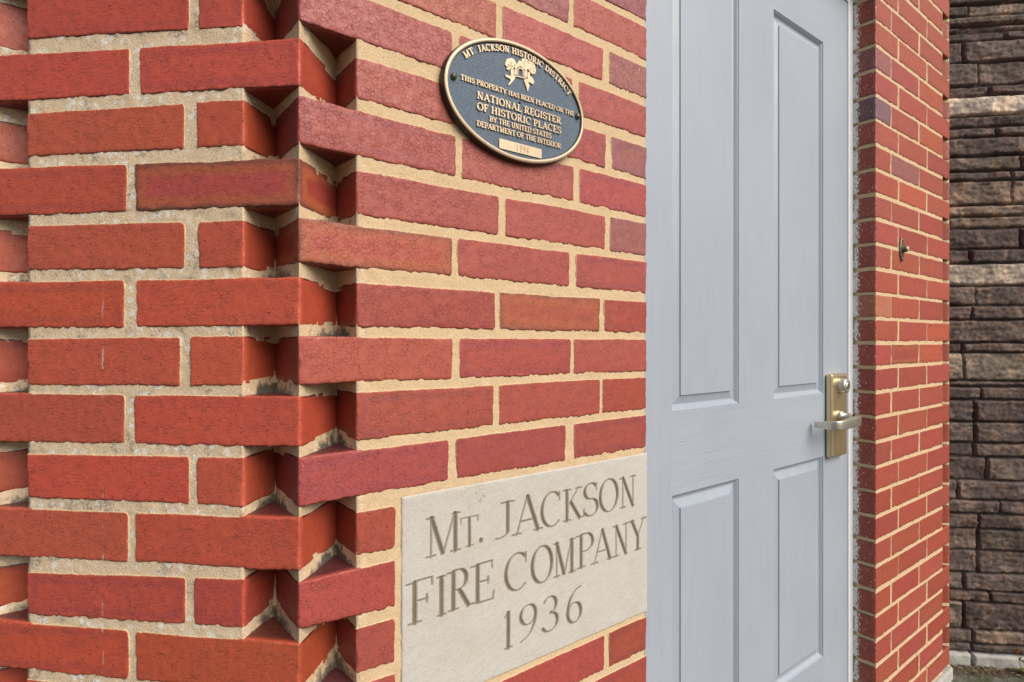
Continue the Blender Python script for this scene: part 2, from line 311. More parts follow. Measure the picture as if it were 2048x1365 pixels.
# ------------------------------------------------------------------ bricks
BID = [0]
def axis(L, step, fine):
    if not fine: return np.linspace(0, L, max(2, int(L / step) + 1))
    n = max(2, int((L - .006) / step)); e = np.array([0, .0008, .0018])
    return np.concatenate([e, np.linspace(.003, L - .003, n), L - e[::-1]])
def brick(acc, P0, d, n, s0, s1, zb, zt, col, D=.03, left=False, right=False, top=.02, bot=.02, step=.0024, fine=True,
          smear=(True, True), rnd=None, paint=False, mat=0, r0=.0018, bare=None):
    """one moulded brick: s0..s1 along direction d from P0, zb/zt = (left,right) heights; left/right/top/bot = depth built on that face"""
    BID[0] += 1; bid = BID[0]
    s0 -= .0007; s1 += .0007; zb = (zb[0] - .0008, zb[1] - .0008); zt = (zt[0] + .0008, zt[1] + .0008)
    L = s1 - s0; H = (zt[0] + zt[1] - zb[0] - zb[1]) / 2
    D = max(.018, .1 if (left or right) else 0, top, bot)
    U, V = axis(L, step, fine), axis(H, step, fine)
    W = axis(D, step * 1.4, fine) if fine else np.linspace(0, D, max(2, int(D / .03) + 1))
    nu, nv, nw = len(U), len(V), len(W)
    idx = []
    def reg(I, J, K): return (I * 4096 + J) * 4096 + K
    quads = []
    def face(keys, nx, ny, flip):
        k = keys.reshape(ny, nx); q = np.stack([k[:-1, :-1], k[:-1, 1:], k[1:, 1:], k[1:, :-1]], -1).reshape(-1, 4)
        quads.append(q[:, ::-1] if flip else q)
    iu, iv, iw = np.arange(nu), np.arange(nv), np.arange(nw)
    a, b = np.meshgrid(iu, iv); face(reg(a, 0 * a, b), nu, nv, False)
    hid = W <= (.02 if fine else 1)
    def sub(depth): return iw[W <= max(depth, W[1]) + 1e-6]
    for side, flag in ((0, left), (nu - 1, right)):
        ws = sub(.1 if flag else .012); a, b = np.meshgrid(ws, iv); face(reg(0 * a + side, a, b), len(ws), nv, side == 0)
    for side, dep in ((0, bot), (nv - 1, top)):
        ws = sub(dep); a, b = np.meshgrid(iu, ws); face(reg(a, b, 0 * a + side), nu, len(ws), side == 0)
    Q = np.concatenate(quads); keys, inv = np.unique(Q, return_inverse=True); Q = inv.reshape(-1, 4)
    K = keys % 4096; J = (keys // 4096) % 4096; I = keys // (4096 * 4096)
    u, w_, v = U[I], W[J], V[K]
    p = np.stack([u, w_, v], -1); ps = p + bid * 1.37
    du = np.minimum(u, L - u); dv = np.minimum(v, H - v); dw = w_
    so = np.sort(np.stack([du, dv, dw], -1), -1); eda = so[:, 1]
    dmv = dv if smear[0] or smear[1] else dv + 1
    edm = np.full(len(u), 1.0)
    fr = w_ < .0022
    edm = np.minimum(edm, np.where(fr, H - v, 1)); edl = np.where(fr, v, 1)
    if not left: edm = np.minimum(edm, np.where(fr, u, 1))
    if not right: edm = np.minimum(edm, np.where(fr, L - u, 1))
    if bare is not None:
        edm = np.where((u + s0 > bare[0]) & (u + s0 < bare[1]), 1.0, edm)
    if fine:
        r = r0 * (1 + .55 * vn(ps, 70, 1)) * (1 + .8 * (v < H * .5))
        q = np.stack([np.clip(u, r, L - r), np.maximum(w_, r), np.clip(v, r, H - r)], -1)
        dl = p - q; ln = np.linalg.norm(dl, axis=1, keepdims=True) + 1e-9; nn = dl / ln
        p = q + np.minimum(ln, r[:, None]) * nn
        amp = .0005 * fbm(ps, 28, 2, 3) + .00034 * fbm(ps, 180, 2, 5)
        rag = np.clip(1 - eda / .005, 0, 1); amp = amp + rag * (.0007 * fbm(ps, 230, 2, 9))
        # torn fringe along the bottom arris
        low = np.clip(1 - v / .006, 0, 1) * np.clip(1 - w_ / .01, 0, 1)
        amp = amp + low * .0010 * vn(ps * np.array([1, 1, .4]), 260, 11)
        p = p + nn * amp[:, None]
        p[:, 0] += .0007 * vn(ps, 22, 21) * np.clip(1 - np.minimum(u, L - u) / .02, 0, 1)
        p[:, 2] += .0008 * vn(ps, 18, 23) * np.clip(1 - dv / .02, 0, 1) + .0003 * vn(ps, 90, 24) * np.clip(1 - dv / .008, 0, 1)
        rc_ = R.uniform(.004, .0075)
        for side, fl in ((0, left), (1, right)):
            if fl: continue
            for ud in (0, 1):
                cu = rc_ - (p[:, 0] if side == 0 else L - p[:, 0]); cv = rc_ * .8 - (p[:, 2] if ud == 0 else H - p[:, 2]); hyp = np.hypot(cu, cv)
                sel = (cu > 0) & (cv > 0) & (hyp > rc_ * .8); k_ = np.where(sel, rc_ * .8 / np.maximum(hyp, 1e-6), 1)
                nu_, nv_ = rc_ - cu * k_, rc_ * .8 - cv * k_
                p[:, 0] = np.where(sel, nu_ if side == 0 else L - nu_, p[:, 0]); p[:, 2] = np.where(sel, nv_ if ud == 0 else H - nv_, p[:, 2])
    t = u / L; hb = zb[0] + (zb[1] - zb[0]) * t; ht = zt[0] + (zt[1] - zt[0]) * t
    z = hb + (ht - hb) * (p[:, 2] / H)
    X = world(P0, d, n, s0 + p[:, 0], p[:, 1], z)
    rv = R.random() if rnd is None else rnd
    # texture space: on end faces depth runs along the first axis
    loc = np.stack([p[:, 0] + p[:, 1] * .9 + bid * .731, p[:, 2], p[:, 1] + bid * .377], -1)
    pa = np.zeros(len(u))
    if paint: pa = np.where(u < .006, np.clip(.25 + .95 * np.clip((w_ - .038) / .018, 0, 1), 0, 1), np.where(u < .012, .06, 0))
    c4 = np.tile(np.array([*col, 1.0]), (len(u), 1))
    inb = np.clip((w_ - .003) / .006, 0, 1)[:, None]; bt = inb * (v < .002)[:, None]; tp = inb * (v > H - .002)[:, None]   # brown clay undersides with overhang shade painted in; grimy tops
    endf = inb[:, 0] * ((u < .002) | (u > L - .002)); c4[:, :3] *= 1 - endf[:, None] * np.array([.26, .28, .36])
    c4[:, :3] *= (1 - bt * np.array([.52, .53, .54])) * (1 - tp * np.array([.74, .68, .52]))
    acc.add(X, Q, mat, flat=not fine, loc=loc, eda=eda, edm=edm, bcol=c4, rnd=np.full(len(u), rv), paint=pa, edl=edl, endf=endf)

def colA():
    k = R.uniform(.93, 1.06); return (.50 * k * R.uniform(.96, 1.04), .089 * k * R.uniform(.9, 1.12), .048 * k * R.uniform(.85, 1.15))  # same brick as colB; brightness painted in to offset weaker sun here
def colB():
    k = R.uniform(.92, 1.06); return (.345 * k * R.uniform(.95, 1.05), .065 * k * R.uniform(.88, 1.14), .044 * k * R.uniform(.85, 1.25))
MAUVE = (.29, .095, .082); PURP = (.28, .072, .066)

PITCH = .0677
def mz(y): return y
# measured bed lines: course -> ((px, y top, y bottom), (px, y top, y bottom)) on each face
ROWA = {0: ((0, -10, 81), (598, -47, 46)), 1: ((0, 111.5, 202.5), (598, 77, 170)), 2: ((0, 232, 315), (598, 190, 286)), 3: ((0, 337, 432), (598, 317, 410)),
        4: ((0, 454, 541), (598, 439, 535)), 5: ((0, 564, 656), (598, 556, 650)), 6: ((0, 679, 770), (598, 672, 772)), 7: ((0, 787, 883), (598, 794, 894)),
        8: ((0, 907, 991), (598, 917, 1019)), 9: ((0, 1017, 1111), (598, 1038, 1142)), 10: ((0, 1144, 1225), (598, 1162, 1263)), 11: ((0, 1242, 1336), (598, 1290, 1388))}
ROWB = {-2: ((598, -298, -204), (1293, 56, 119.5)), -1: ((720, -113, -31), (1293, 135, 196)), 0: ((600, -53, 40), (1293, 213.5, 275)), 1: ((720, 115, 197), (1293, 295, 358)),
        2: ((606, 193.6, 288), (1293, 370.5, 434)), 3: ((720, 342, 430), (1293, 446.7, 511.5)), 4: ((598, 437, 524), (1293, 524, 586.5)), 5: ((716, 566, 653), (1293, 604, 665)),
        6: ((593, 674, 769), (1293, 679, 742)), 7: ((713, 786, 881), (1293, 753.7, 817)), 8: ((592, 917, 1014), (1293, 830, 893.5)), 9: ((720, 1024, 1110), (789, 1012, 1097)),
        10: ((593, 1167, 1261), (788, 1122, 1213)), 11: ((722, 1255, 1345), (790, 1237, 1325)), 13: ((1209, 1272, 1344), (1293, 1233, 1298))}
def lines(tab, r, P0, d):
    """-> functions of s giving bottom and top height of course r"""
    ks = sorted(tab); k = r if r in tab else min(ks, key=lambda q: (abs(q - r), q))
    (xa, ta, ba), (xb, tb, bb) = tab[k]
    s0, zt0 = unp(xa, ta, P0, d); _, zb0 = unp(xa, ba, P0, d); s1, zt1 = unp(xb, tb, P0, d); _, zb1 = unp(xb, bb, P0, d)
    dz = (k - r) * PITCH
    if tab is ROWB and r >= 13: zb0 = zb1; zt0 = zt1        # level courses under the datestone
    lv = lambda a, b: (lambda s: dz + a + (b - a) * (s - s0) / (s1 - s0))
    if r not in tab:
        mb, mt = (zb0 + zb1) / 2, (zt0 + zt1) / 2
        if abs(r - k) > 1: return (lambda s: dz + mb), (lambda s: dz + mb + .0575)
    return lv(zb0, zb1), lv(zt0, zt1)
R0, R1 = -6, 15           # courses built in full detail
RTOP, RBOT = -20, 22      # the wall goes on above and below the picture
JA = {0: (378, 396), 2: (369, 393), 4: (369, 396), 6: (360, 380), 8: (378, 393), 10: (370, 388), 1: (259, 279), 3: (253, 270), 5: (248, 273), 7: (249, 268), 9: (256, 270), 11: (257, 271)}
JB = {-2: (906, 920, 1139, 1148), -1: (993, 1006, 1206.6, 1219), 0: (904, 919, 1145, 1158), 1: (995, 1010, 1211.7, 1223), 2: (912, 924.5, 1148, 1159.6), 3: (998, 1011, 1211.7, 1220.6),
      4: (904, 915.6, 1139, 1153), 5: (990.6, 999.5, 1200, 1209), 6: (905.5, 919.4, 1142, 1148), 7: (986.8, 998, 1200, 1205), 8: (898, 912, 1131.6, 1148), 13: (985, 997, 1209, 1218)}
STONE = (.1248, .5925, CAMZ - .4685, CAMZ - .1940)      # datestone on the entrance face: s0, s1, z0, z1

pier = root('brick_pier', (C1[0], C1[1], 0), 'big red brick pier with notched corner filling the left, holding plaque and datestone', 'brick pier')
accA = Acc()
base1 = (C1[0], C1[1], 0)
def near_pier():
    for r in range(RTOP, RBOT + 1):
        P = r % 2 == 0; fine = R0 <= r <= R1
        kw = dict(fine=fine, step=.0024 if fine else .03)
        # --- street face
        fb, ft = lines(ROWA, r, C1, aD)
        if fb(0) < .0: continue
        jj = JA.get(r) or ((371, 390) if P else (255, 271)); j0, j1 = sA(jj[0]), sA(jj[1])
        x0, x1 = (-.410 + ECC, -ECC) if P else (-.410, 0.0)
        for i, (a, b) in enumerate(((x0, j0), (j1, x1))):
            rn = .98 if (r == 3 and i == 1) else (None)
            if rn is None: rn = R.uniform(0, .9)
            bare = None
            if not P: bare = (-ECC - .004, .01) if i == 1 else (-.5, -.41 + ECC + .004)
            brick(accA, C1, aD, aN, a, b, (fb(a), fb(b)), (ft(a), ft(b)), colA() if rn < .95 else (.42, .070, .056), left=i == 0, right=i == 1,
                  top=.1 if not P else .02, bot=.1 if not P else .02, rnd=rn, bare=bare, **kw)
        # --- entrance face
        gb, gt = lines(ROWB, r, C1, bD)
        pj = JB.get(r); cuts = [sB(q) for q in pj] if pj else ([.202, .212, .411, .421] if P else [.2695, .278, .479, .487])
        y0 = 0.0 if P else ECC
        segs = [(y0, cuts[0]), (cuts[1], cuts[2]), (cuts[3], BEND)]
        zm = (gb(.3) + gt(.3)) / 2
        if STONE[2] + .004 < zm + .02 and zm - .02 < STONE[3] - .004: segs = [(y0, .1165)]
        for i, (a, b) in enumerate(segs):
            rn = R.uniform(0, .9); c = colB()
            if (r, i) in ((-1, 2), (3, 2), (1, 2)): c = MAUVE
            if (r, i) in ((-3, 2), (-2, 1)): c = PURP
            if (r, i) in ((4, 0), (5, 1)): rn = .955
            bare = (-.01, ECC + .004) if P and i == 0 else None
            brick(accA, C1, bD, bN, a, b, (gb(a), gb(b)), (gt(a), gt(b)), c, left=i == 0, right=b == BEND, mat=1,
                  top=.08 if (P and i == 0) else .02, bot=.08 if (P and i == 0) else .02, rnd=rn, bare=bare, r0=.0020, **kw)
        # --- over the door
        if gb(.3) > 2.152:
            x = BEND + .0105 + (.0 if P else -.1)
            while x < PS0 - .01:
                a, b = max(x, BEND + .0105), min(x + .2015, PS0 - .010); x += .212
                if b - a > .03: brick(accA, C1, bD, bN, a, b, (gb(.3),) * 2, (gt(.3),) * 2, colB(), fine=False, step=.03, mat=1)
        # --- hidden turn to the left: only its brick ends show
        fb0, ft0 = fb(-.41), ft(-.41)
        a, b = (-.22, 0.0) if P else (-.22, -ECC)
        brick(accA, CL, dD, dN, a, b, (fb0, fb0), (ft0, ft0), colA(), right=True, top=.1 if P else .02, bot=.1 if P else .02, bare=(-.08, .01), rnd=R.uniform(0, .8), **kw)
        for q in range(4): brick(accA, CL, dD, dN, a - .2125 * (q + 1), a - .0105 - .2125 * q, (fb0, fb0), (ft0, ft0), colA(), fine=False, step=.03, rnd=R.uniform(0, .8))
near_pier()
accA.build('brickwork', [BRICK_A, BRICK_B], pier, base1)

# ------------------------------------------------------------------ mortar
accM = Acc()
def sheet(acc, P0, d, n, s0, s1, z0, z1, off=.0013, step=.003, age=0., dirt=0., lowdirt=0.):
    S = np.linspace(s0, s1, max(2, int((s1 - s0) / step) + 1)); Z = np.linspace(z0, z1, max(2, int((z1 - z0) / step) + 1))
    s, z = np.meshgrid(S, Z); P = world(P0, d, n, s, 0, z)
    off = np.where((d[0] == bD[0]) & (s > STONE[0] + .008) & (z > STONE[2] + .009) & (z < STONE[3] - .008) & (s < .6), .02, off)
    o = off - .0008 * fbm(P, 60, 2, 31) - .0005 * vn(P, 300, 33)
    X = world(P0, d, n, s, o, z); k = s.size
    acc.add(X.reshape(-1, 3), gridq(len(S), len(Z)), 0, age=np.full(k, age), dirt=(dirt + lowdirt * np.clip((.32 - z) / .12, 0, 1) * np.clip((s - 1.72) / .15, 0, 1)).ravel())
ZV0, ZV1 = CAMZ - .46, CAMZ + .47
def tall(acc, P0, d, n, s0, s1, **k):
    """fine in view, coarse above and below"""
    sheet(acc, P0, d, n, s0, s1, ZV0, ZV1, **k)
    k['step'] = .04
    sheet(acc, P0, d, n, s0, s1, 0, ZV0, **k); sheet(acc, P0, d, n, s0, s1, ZV1, 2.55, **k)
tall(accM, C1, aD, aN, -.410 + ECC + .004, -ECC - .004, age=1.)  # age here also paints in the sunlight that the street face misses
tall(accM, C1, bD, bN, ECC + .004, BEND - .0025)
P_end = C1 + (BEND - .002) * bD
sheet(accM, P_end, bN, -bD, 0.001, .11, 0, 2.55, step=.02)
sheet(accM, CL, dD, dN, -1.08, -ECC, 0, 2.55, step=.02)
sheet(accM, C1, bD, bN, BEND - .004, PS0, 2.149, 2.55, step=.02)

def bed_path(acc, Cc, d1, n1, d2, n2, zlo, zhi, ledge_first, seed, e=ECC, age=(0., 0.), step=.0026, zf=None):
    """mortar bed that follows a notched corner; ledge_first: the notch before the corner stands above a ledge (else under an overhang)"""
    p = [Cc - d1 * (e + .012) , Cc - d1 * e, Cc - d1 * e + n1 * e, Cc, Cc + n1 * e * math.sqrt(2), Cc + d2 * e, Cc + d2 * (e + .012)]
    pk = [0, 0, 1, 0, 1, 0, 0]; led = [ledge_first, ledge_first, ledge_first, None, not ledge_first, not ledge_first, not ledge_first]
    nrm = [-n1, (d1 - n1), (d1 - n2), (-n1 - n2), (d1 - n2), (-d2 - n2), -n2]
    nrm[2] = d1 * 1.0 - n2 * 0 + 0; nrm[2] = (d1 * .5 + (-d2) * .5); nrm[4] = (d1 * .5 + (-d2) * .5)
    nrm[1] = -n1; nrm[5] = -n2
    pts = []; pock = []; nn = []; ll = []; sec = []
    for i in range(6):
        L = np.linalg.norm(p[i + 1] - p[i]); m = max(2, int(L / step))
        lg = ledge_first if i < 3 else (not ledge_first)
        for t in np.linspace(0, 1, m, endpoint=(i == 5)):
            pts.append(p[i] + (p[i + 1] - p[i]) * t); pock.append(pk[i] + (pk[i + 1] - pk[i]) * t)
            a = nrm[i] / np.linalg.norm(nrm[i]); b = nrm[i + 1] / np.linalg.norm(nrm[i + 1]); q = a + (b - a) * t; nn.append(q / np.linalg.norm(q)); ll.append(1. if lg else 0.); sec.append(i + t)
    pts, pock, nn, ll, sec = map(np.array, (pts, pock, nn, ll, sec)); m = len(pts)
    nv = 11; vv = np.linspace(0, 1, nv)
    S, Vv = np.meshgrid(np.arange(m), vv); pk_ = pock[S]; lg = ll[S]
    base = pts[S]; nr = nn[S]
    P3 = np.concatenate([base, (zlo + Vv * (zhi - zlo))[..., None]], -1)
    wob = 1 + .5 * vn(P3, 45, seed)
    fil = np.where(lg > .5, np.clip(1 - Vv, 0, 1) ** 1.6, np.clip(Vv, 0, 1) ** 1.6)
    cap = np.where(lg > .5, np.clip((1 - Vv) * 1.0, 0, 1), np.clip(Vv, 0, 1))
    o = -.0013 + .0012 * np.minimum(pk_ * 4, 1) + np.clip(pk_, 0, 1) ** .8 * (.012 * fil + .002) * wob + .0009 * fbm(P3, 90, 2, seed + 3) + .0005 * vn(P3, 320, seed + 4)
    ext = .0022 + .003 * pk_ ** 2 * wob          # mortar climbs the inner angle
    z = zlo + Vv * (zhi - zlo); z = z - (Vv < .02) * np.where(lg > .5, .001, ext) + (Vv > .98) * np.where(lg > .5, ext, .001)
    if zf is not None: z = z + zf
    X = np.concatenate([base + nr * o[..., None], z[..., None]], -1)
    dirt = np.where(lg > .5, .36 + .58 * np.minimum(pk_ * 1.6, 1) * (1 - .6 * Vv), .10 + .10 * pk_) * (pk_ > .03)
    ag = np.where(sec[S] < 1.5, age[0], age[1])
    acc.add(X.reshape(-1, 3), gridq(m, nv), 0, age=ag.ravel(), dirt=dirt.ravel())
def inner_fill(acc, pt, nr, tang, z0, h, wdt, seed):
    """tapering spike of mortar in an inner angle"""
    nz, nx = 16, 7; T = np.linspace(0, 1, nz); Xs = np.linspace(-1, 1, nx); x, t = np.meshgrid(Xs, T)
    wd = wdt * (1 - t) ** 1.5 + .0006; P = np.zeros((nz, nx, 3)); z = z0 + h * t
    q = np.stack([x * 0 + seed, x, z * 40], -1); wd = wd * (1 + .35 * vn(q, 1.2, 5))
    off = .0015 + wd * .55 * (1 - x ** 2) - np.abs(x) * .0
    P[..., :2] = pt + tang * (x * wd)[..., None] + nr * (off - .002 + np.abs(x) * wd * .9)[..., None]; P[..., 2] = z
    acc.add(P.reshape(-1, 3), gridq(nx, nz), 0, age=np.zeros(nz * nx), dirt=np.full(nz * nx, .24))
for r in range(R0, R1):
    fb, ft = lines(ROWA, r, C1, aD); gb, gt = lines(ROWB, r, C1, bD); fb1, ft1 = lines(ROWA, r + 1, C1, aD); gb1, gt1 = lines(ROWB, r + 1, C1, bD)
    hi = (fb(0) + gb(.03)) / 2; lo = (ft1(0) + gt1(.03)) / 2
    if hi - lo < .006: hi, lo = (hi + lo) / 2 + .004, (hi + lo) / 2 - .004
    P_up = r % 2 == 0           # upper course stops short on the street face -> that notch stands above a ledge
    bed_path(accM, C1, aD, aN, bD, bN, lo - .002, hi + .002, P_up, 100 + r, age=(.8, .25))  # age also sets the painted-in sunlight, strongest on the street face
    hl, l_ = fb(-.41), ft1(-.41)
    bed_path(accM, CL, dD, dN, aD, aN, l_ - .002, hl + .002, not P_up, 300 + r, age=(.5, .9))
    inP = C1 - aD * ECC + aN * ECC; inQ = C1 + aN * ECC * math.sqrt(2); mid = aD - bD; mid = mid / np.linalg.norm(mid) * 1.0
    nr = aD * .5 - bD * .5; nr = nr / np.linalg.norm(nr); nr = np.array([-.13, -1.0]) / 1.01; tg = np.array([1.0, -.13]) / 1.01
    if r >= 4:
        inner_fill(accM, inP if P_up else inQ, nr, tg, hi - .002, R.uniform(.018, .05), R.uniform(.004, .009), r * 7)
accM.build('mortar', MORTAR, pier, base1)
# solid heart of the pier, behind the bricks
bm = bmesh.new()
poly = [CL + aN * .102 + aD * .02, C1 + aN * .105 - aD * .10, C1 + bD * .16 + bN * .105, C1 + bD * (BEND - .012) + bN * .03, C1 + bD * (BEND - .012) + bN * .25, C1 + aN * .9, CL - dD * 1.05 + dN * .3, CL - dD * 1.05 + dN * .02, CL - dD * .12 + dN * .02]
for z in (0, 2.55): pass
vb = [bm.verts.new((q[0], q[1], 0)) for q in poly]; vt = [bm.verts.new((q[0], q[1], 2.55)) for q in poly]
bm.faces.new(vt); bm.faces.new(vb[::-1])
for i in range(len(poly)): j = (i + 1) % len(poly); bm.faces.new((vb[i], vb[j], vt[j], vt[i]))
bm_obj('core', bm, MORTAR, pier, base1)

# ------------------------------------------------------------------ far pier
base2 = tuple(C1 + PS0 * bD) + (0,)
pier2 = root('brick_pier', base2, 'narrow red brick pier between the grey door and the dark stone wall', 'brick pier')
acc2, accM2 = Acc(), Acc()
PF = C1 + PS0 * bD
Z0F, PF_P = CAMZ + .8864, .0686
def fz(k): return Z0F - PF_P * k
for k in range(-4, 30):
    zt, zb = fz(k) - .0048 + R.uniform(-.001, .001), fz(k + 1) + .0048 + R.uniform(-.001, .001)
    P = k % 2 == 1           # course below bed k; odd -> header first, stops short of the far corner
    jit = lambda: R.uniform(-.003, .003)
    if P: segs = [(PS0, 1.6668 + jit()), (1.6738 + jit(), 1.8868 + jit()), (1.8945 + jit(), PS1 - ECC)]
    else: segs = [(PS0, 1.720 + jit()), (1.7275 + jit(), 1.9545 + jit()), (1.962 + jit(), PS1)]
    for i, (a, b) in enumerate(segs):
        q = R.uniform(.90, 1.08); c = (.36 * q, .068 * q * R.uniform(.9, 1.15), .042 * q * R.uniform(.85, 1.15))
        if (k, i) in ((3, 0),): c = (.20, .095, .110)
        if (k, i) in ((1, 0), (5, 1)): c = MAUVE
        if (k, i) in ((12, 2), (13, 2), (6, 1)): c = (.44, .088, .042)
        if k == 11 and i == 0: c = (.44, .15, .085)
        brick(acc2, C1, bD, bN, a, b, (zb, zb), (zt, zt), c, left=i == 0, right=i == 2, step=.0042, top=.09 if not P and i == 2 else .015, bot=.09 if not P and i == 2 else .015,
              rnd=R.uniform(0, .85) if (k, i) != (13, 1) else .96, paint=i == 0, mat=0, r0=.0022, bare=(PS1 - ECC, PS1 + .1) if not P else None)
    a, b = (0.0, .2) if P else (ECC, .2)
    q = R.uniform(.85, 1.1)
    brick(acc2, C2, eD, eN, a, b, (zb, zb), (zt, zt), (.45 * q, .09 * q, .05 * q), left=True, right=False, step=.006, top=.09 if P else .015, bot=.09 if P else .015, bare=(-.1, .1), rnd=.2)
    hi, lo = fz(k) + .0048, fz(k) - .0048
    if k > -4: bed_path(accM2, C2, bD, bN, eD, eN, lo - .001, hi + .001, P is False, 500 + k, step=.006)
acc2.build('brickwork', [BRICK_B], pier2, base2)
ZF0 = .042
sheet(accM2, C1, bD, bN, PS0 + .0022, PS1 - ECC + .001, ZF0, 2.3, step=.005, off=.0014, lowdirt=.55)
sheet(accM2, PF + bD * .0016, -bN, bD, -.125, -.001, ZF0, 2.3, step=.006, off=.0, dirt=.1)
sheet(accM2, C2, eD, eN, ECC, .2, ZF0, 2.3, step=.03)
accM2.build('mortar', MORTAR, pier2, base2)
bm = bmesh.new()
def prism(bm, poly, z0, z1):
    vb = [bm.verts.new((q[0], q[1], z0)) for q in poly]; vt = [bm.verts.new((q[0], q[1], z1)) for q in poly]
    bm.faces.new(vt); bm.faces.new(vb[::-1])
    for i in range(len(poly)): j = (i + 1) % len(poly); bm.faces.new((vb[i], vb[j], vt[j], vt[i]))
prism(bm, [PF + bD * .012 + bN * .03, C2 - bD * .12 + bN * .03, C2 - bD * .12 + bN * .105, C2 + eD * .12 + eN * .05, C2 + eD * .2 + eN * .02, C2 + eD * .2 + eN * .3, PF + bN * .4, PF + bD * .012 + bN * .25], ZF0, 2.5)
bm_obj('core', bm, MORTAR, pier2, base2)
bm = bmesh.new()
prism(bm, [PF - bN * .012, C2 - bN * .012 - bD * .004, C2 - bN * .0 + bD * .012, C2 + eD * .2 - eN * .012, C2 + eD * .2 + eN * .3, PF + bN * .4], -.05, ZF0 + .002)
bm_obj('footing', bm, CONC, pier2, base2, bevel=.006)

# ------------------------------------------------------------------ lettering: pen-drawn roman capitals
def arc(cx, cy, rx, ry, a0, a1, n=16):
    return [(cx + rx * math.cos(math.radians(a0 + (a1 - a0) * i / n)), cy + ry * math.sin(math.radians(a0 + (a1 - a0) * i / n))) for i in range(n + 1)]
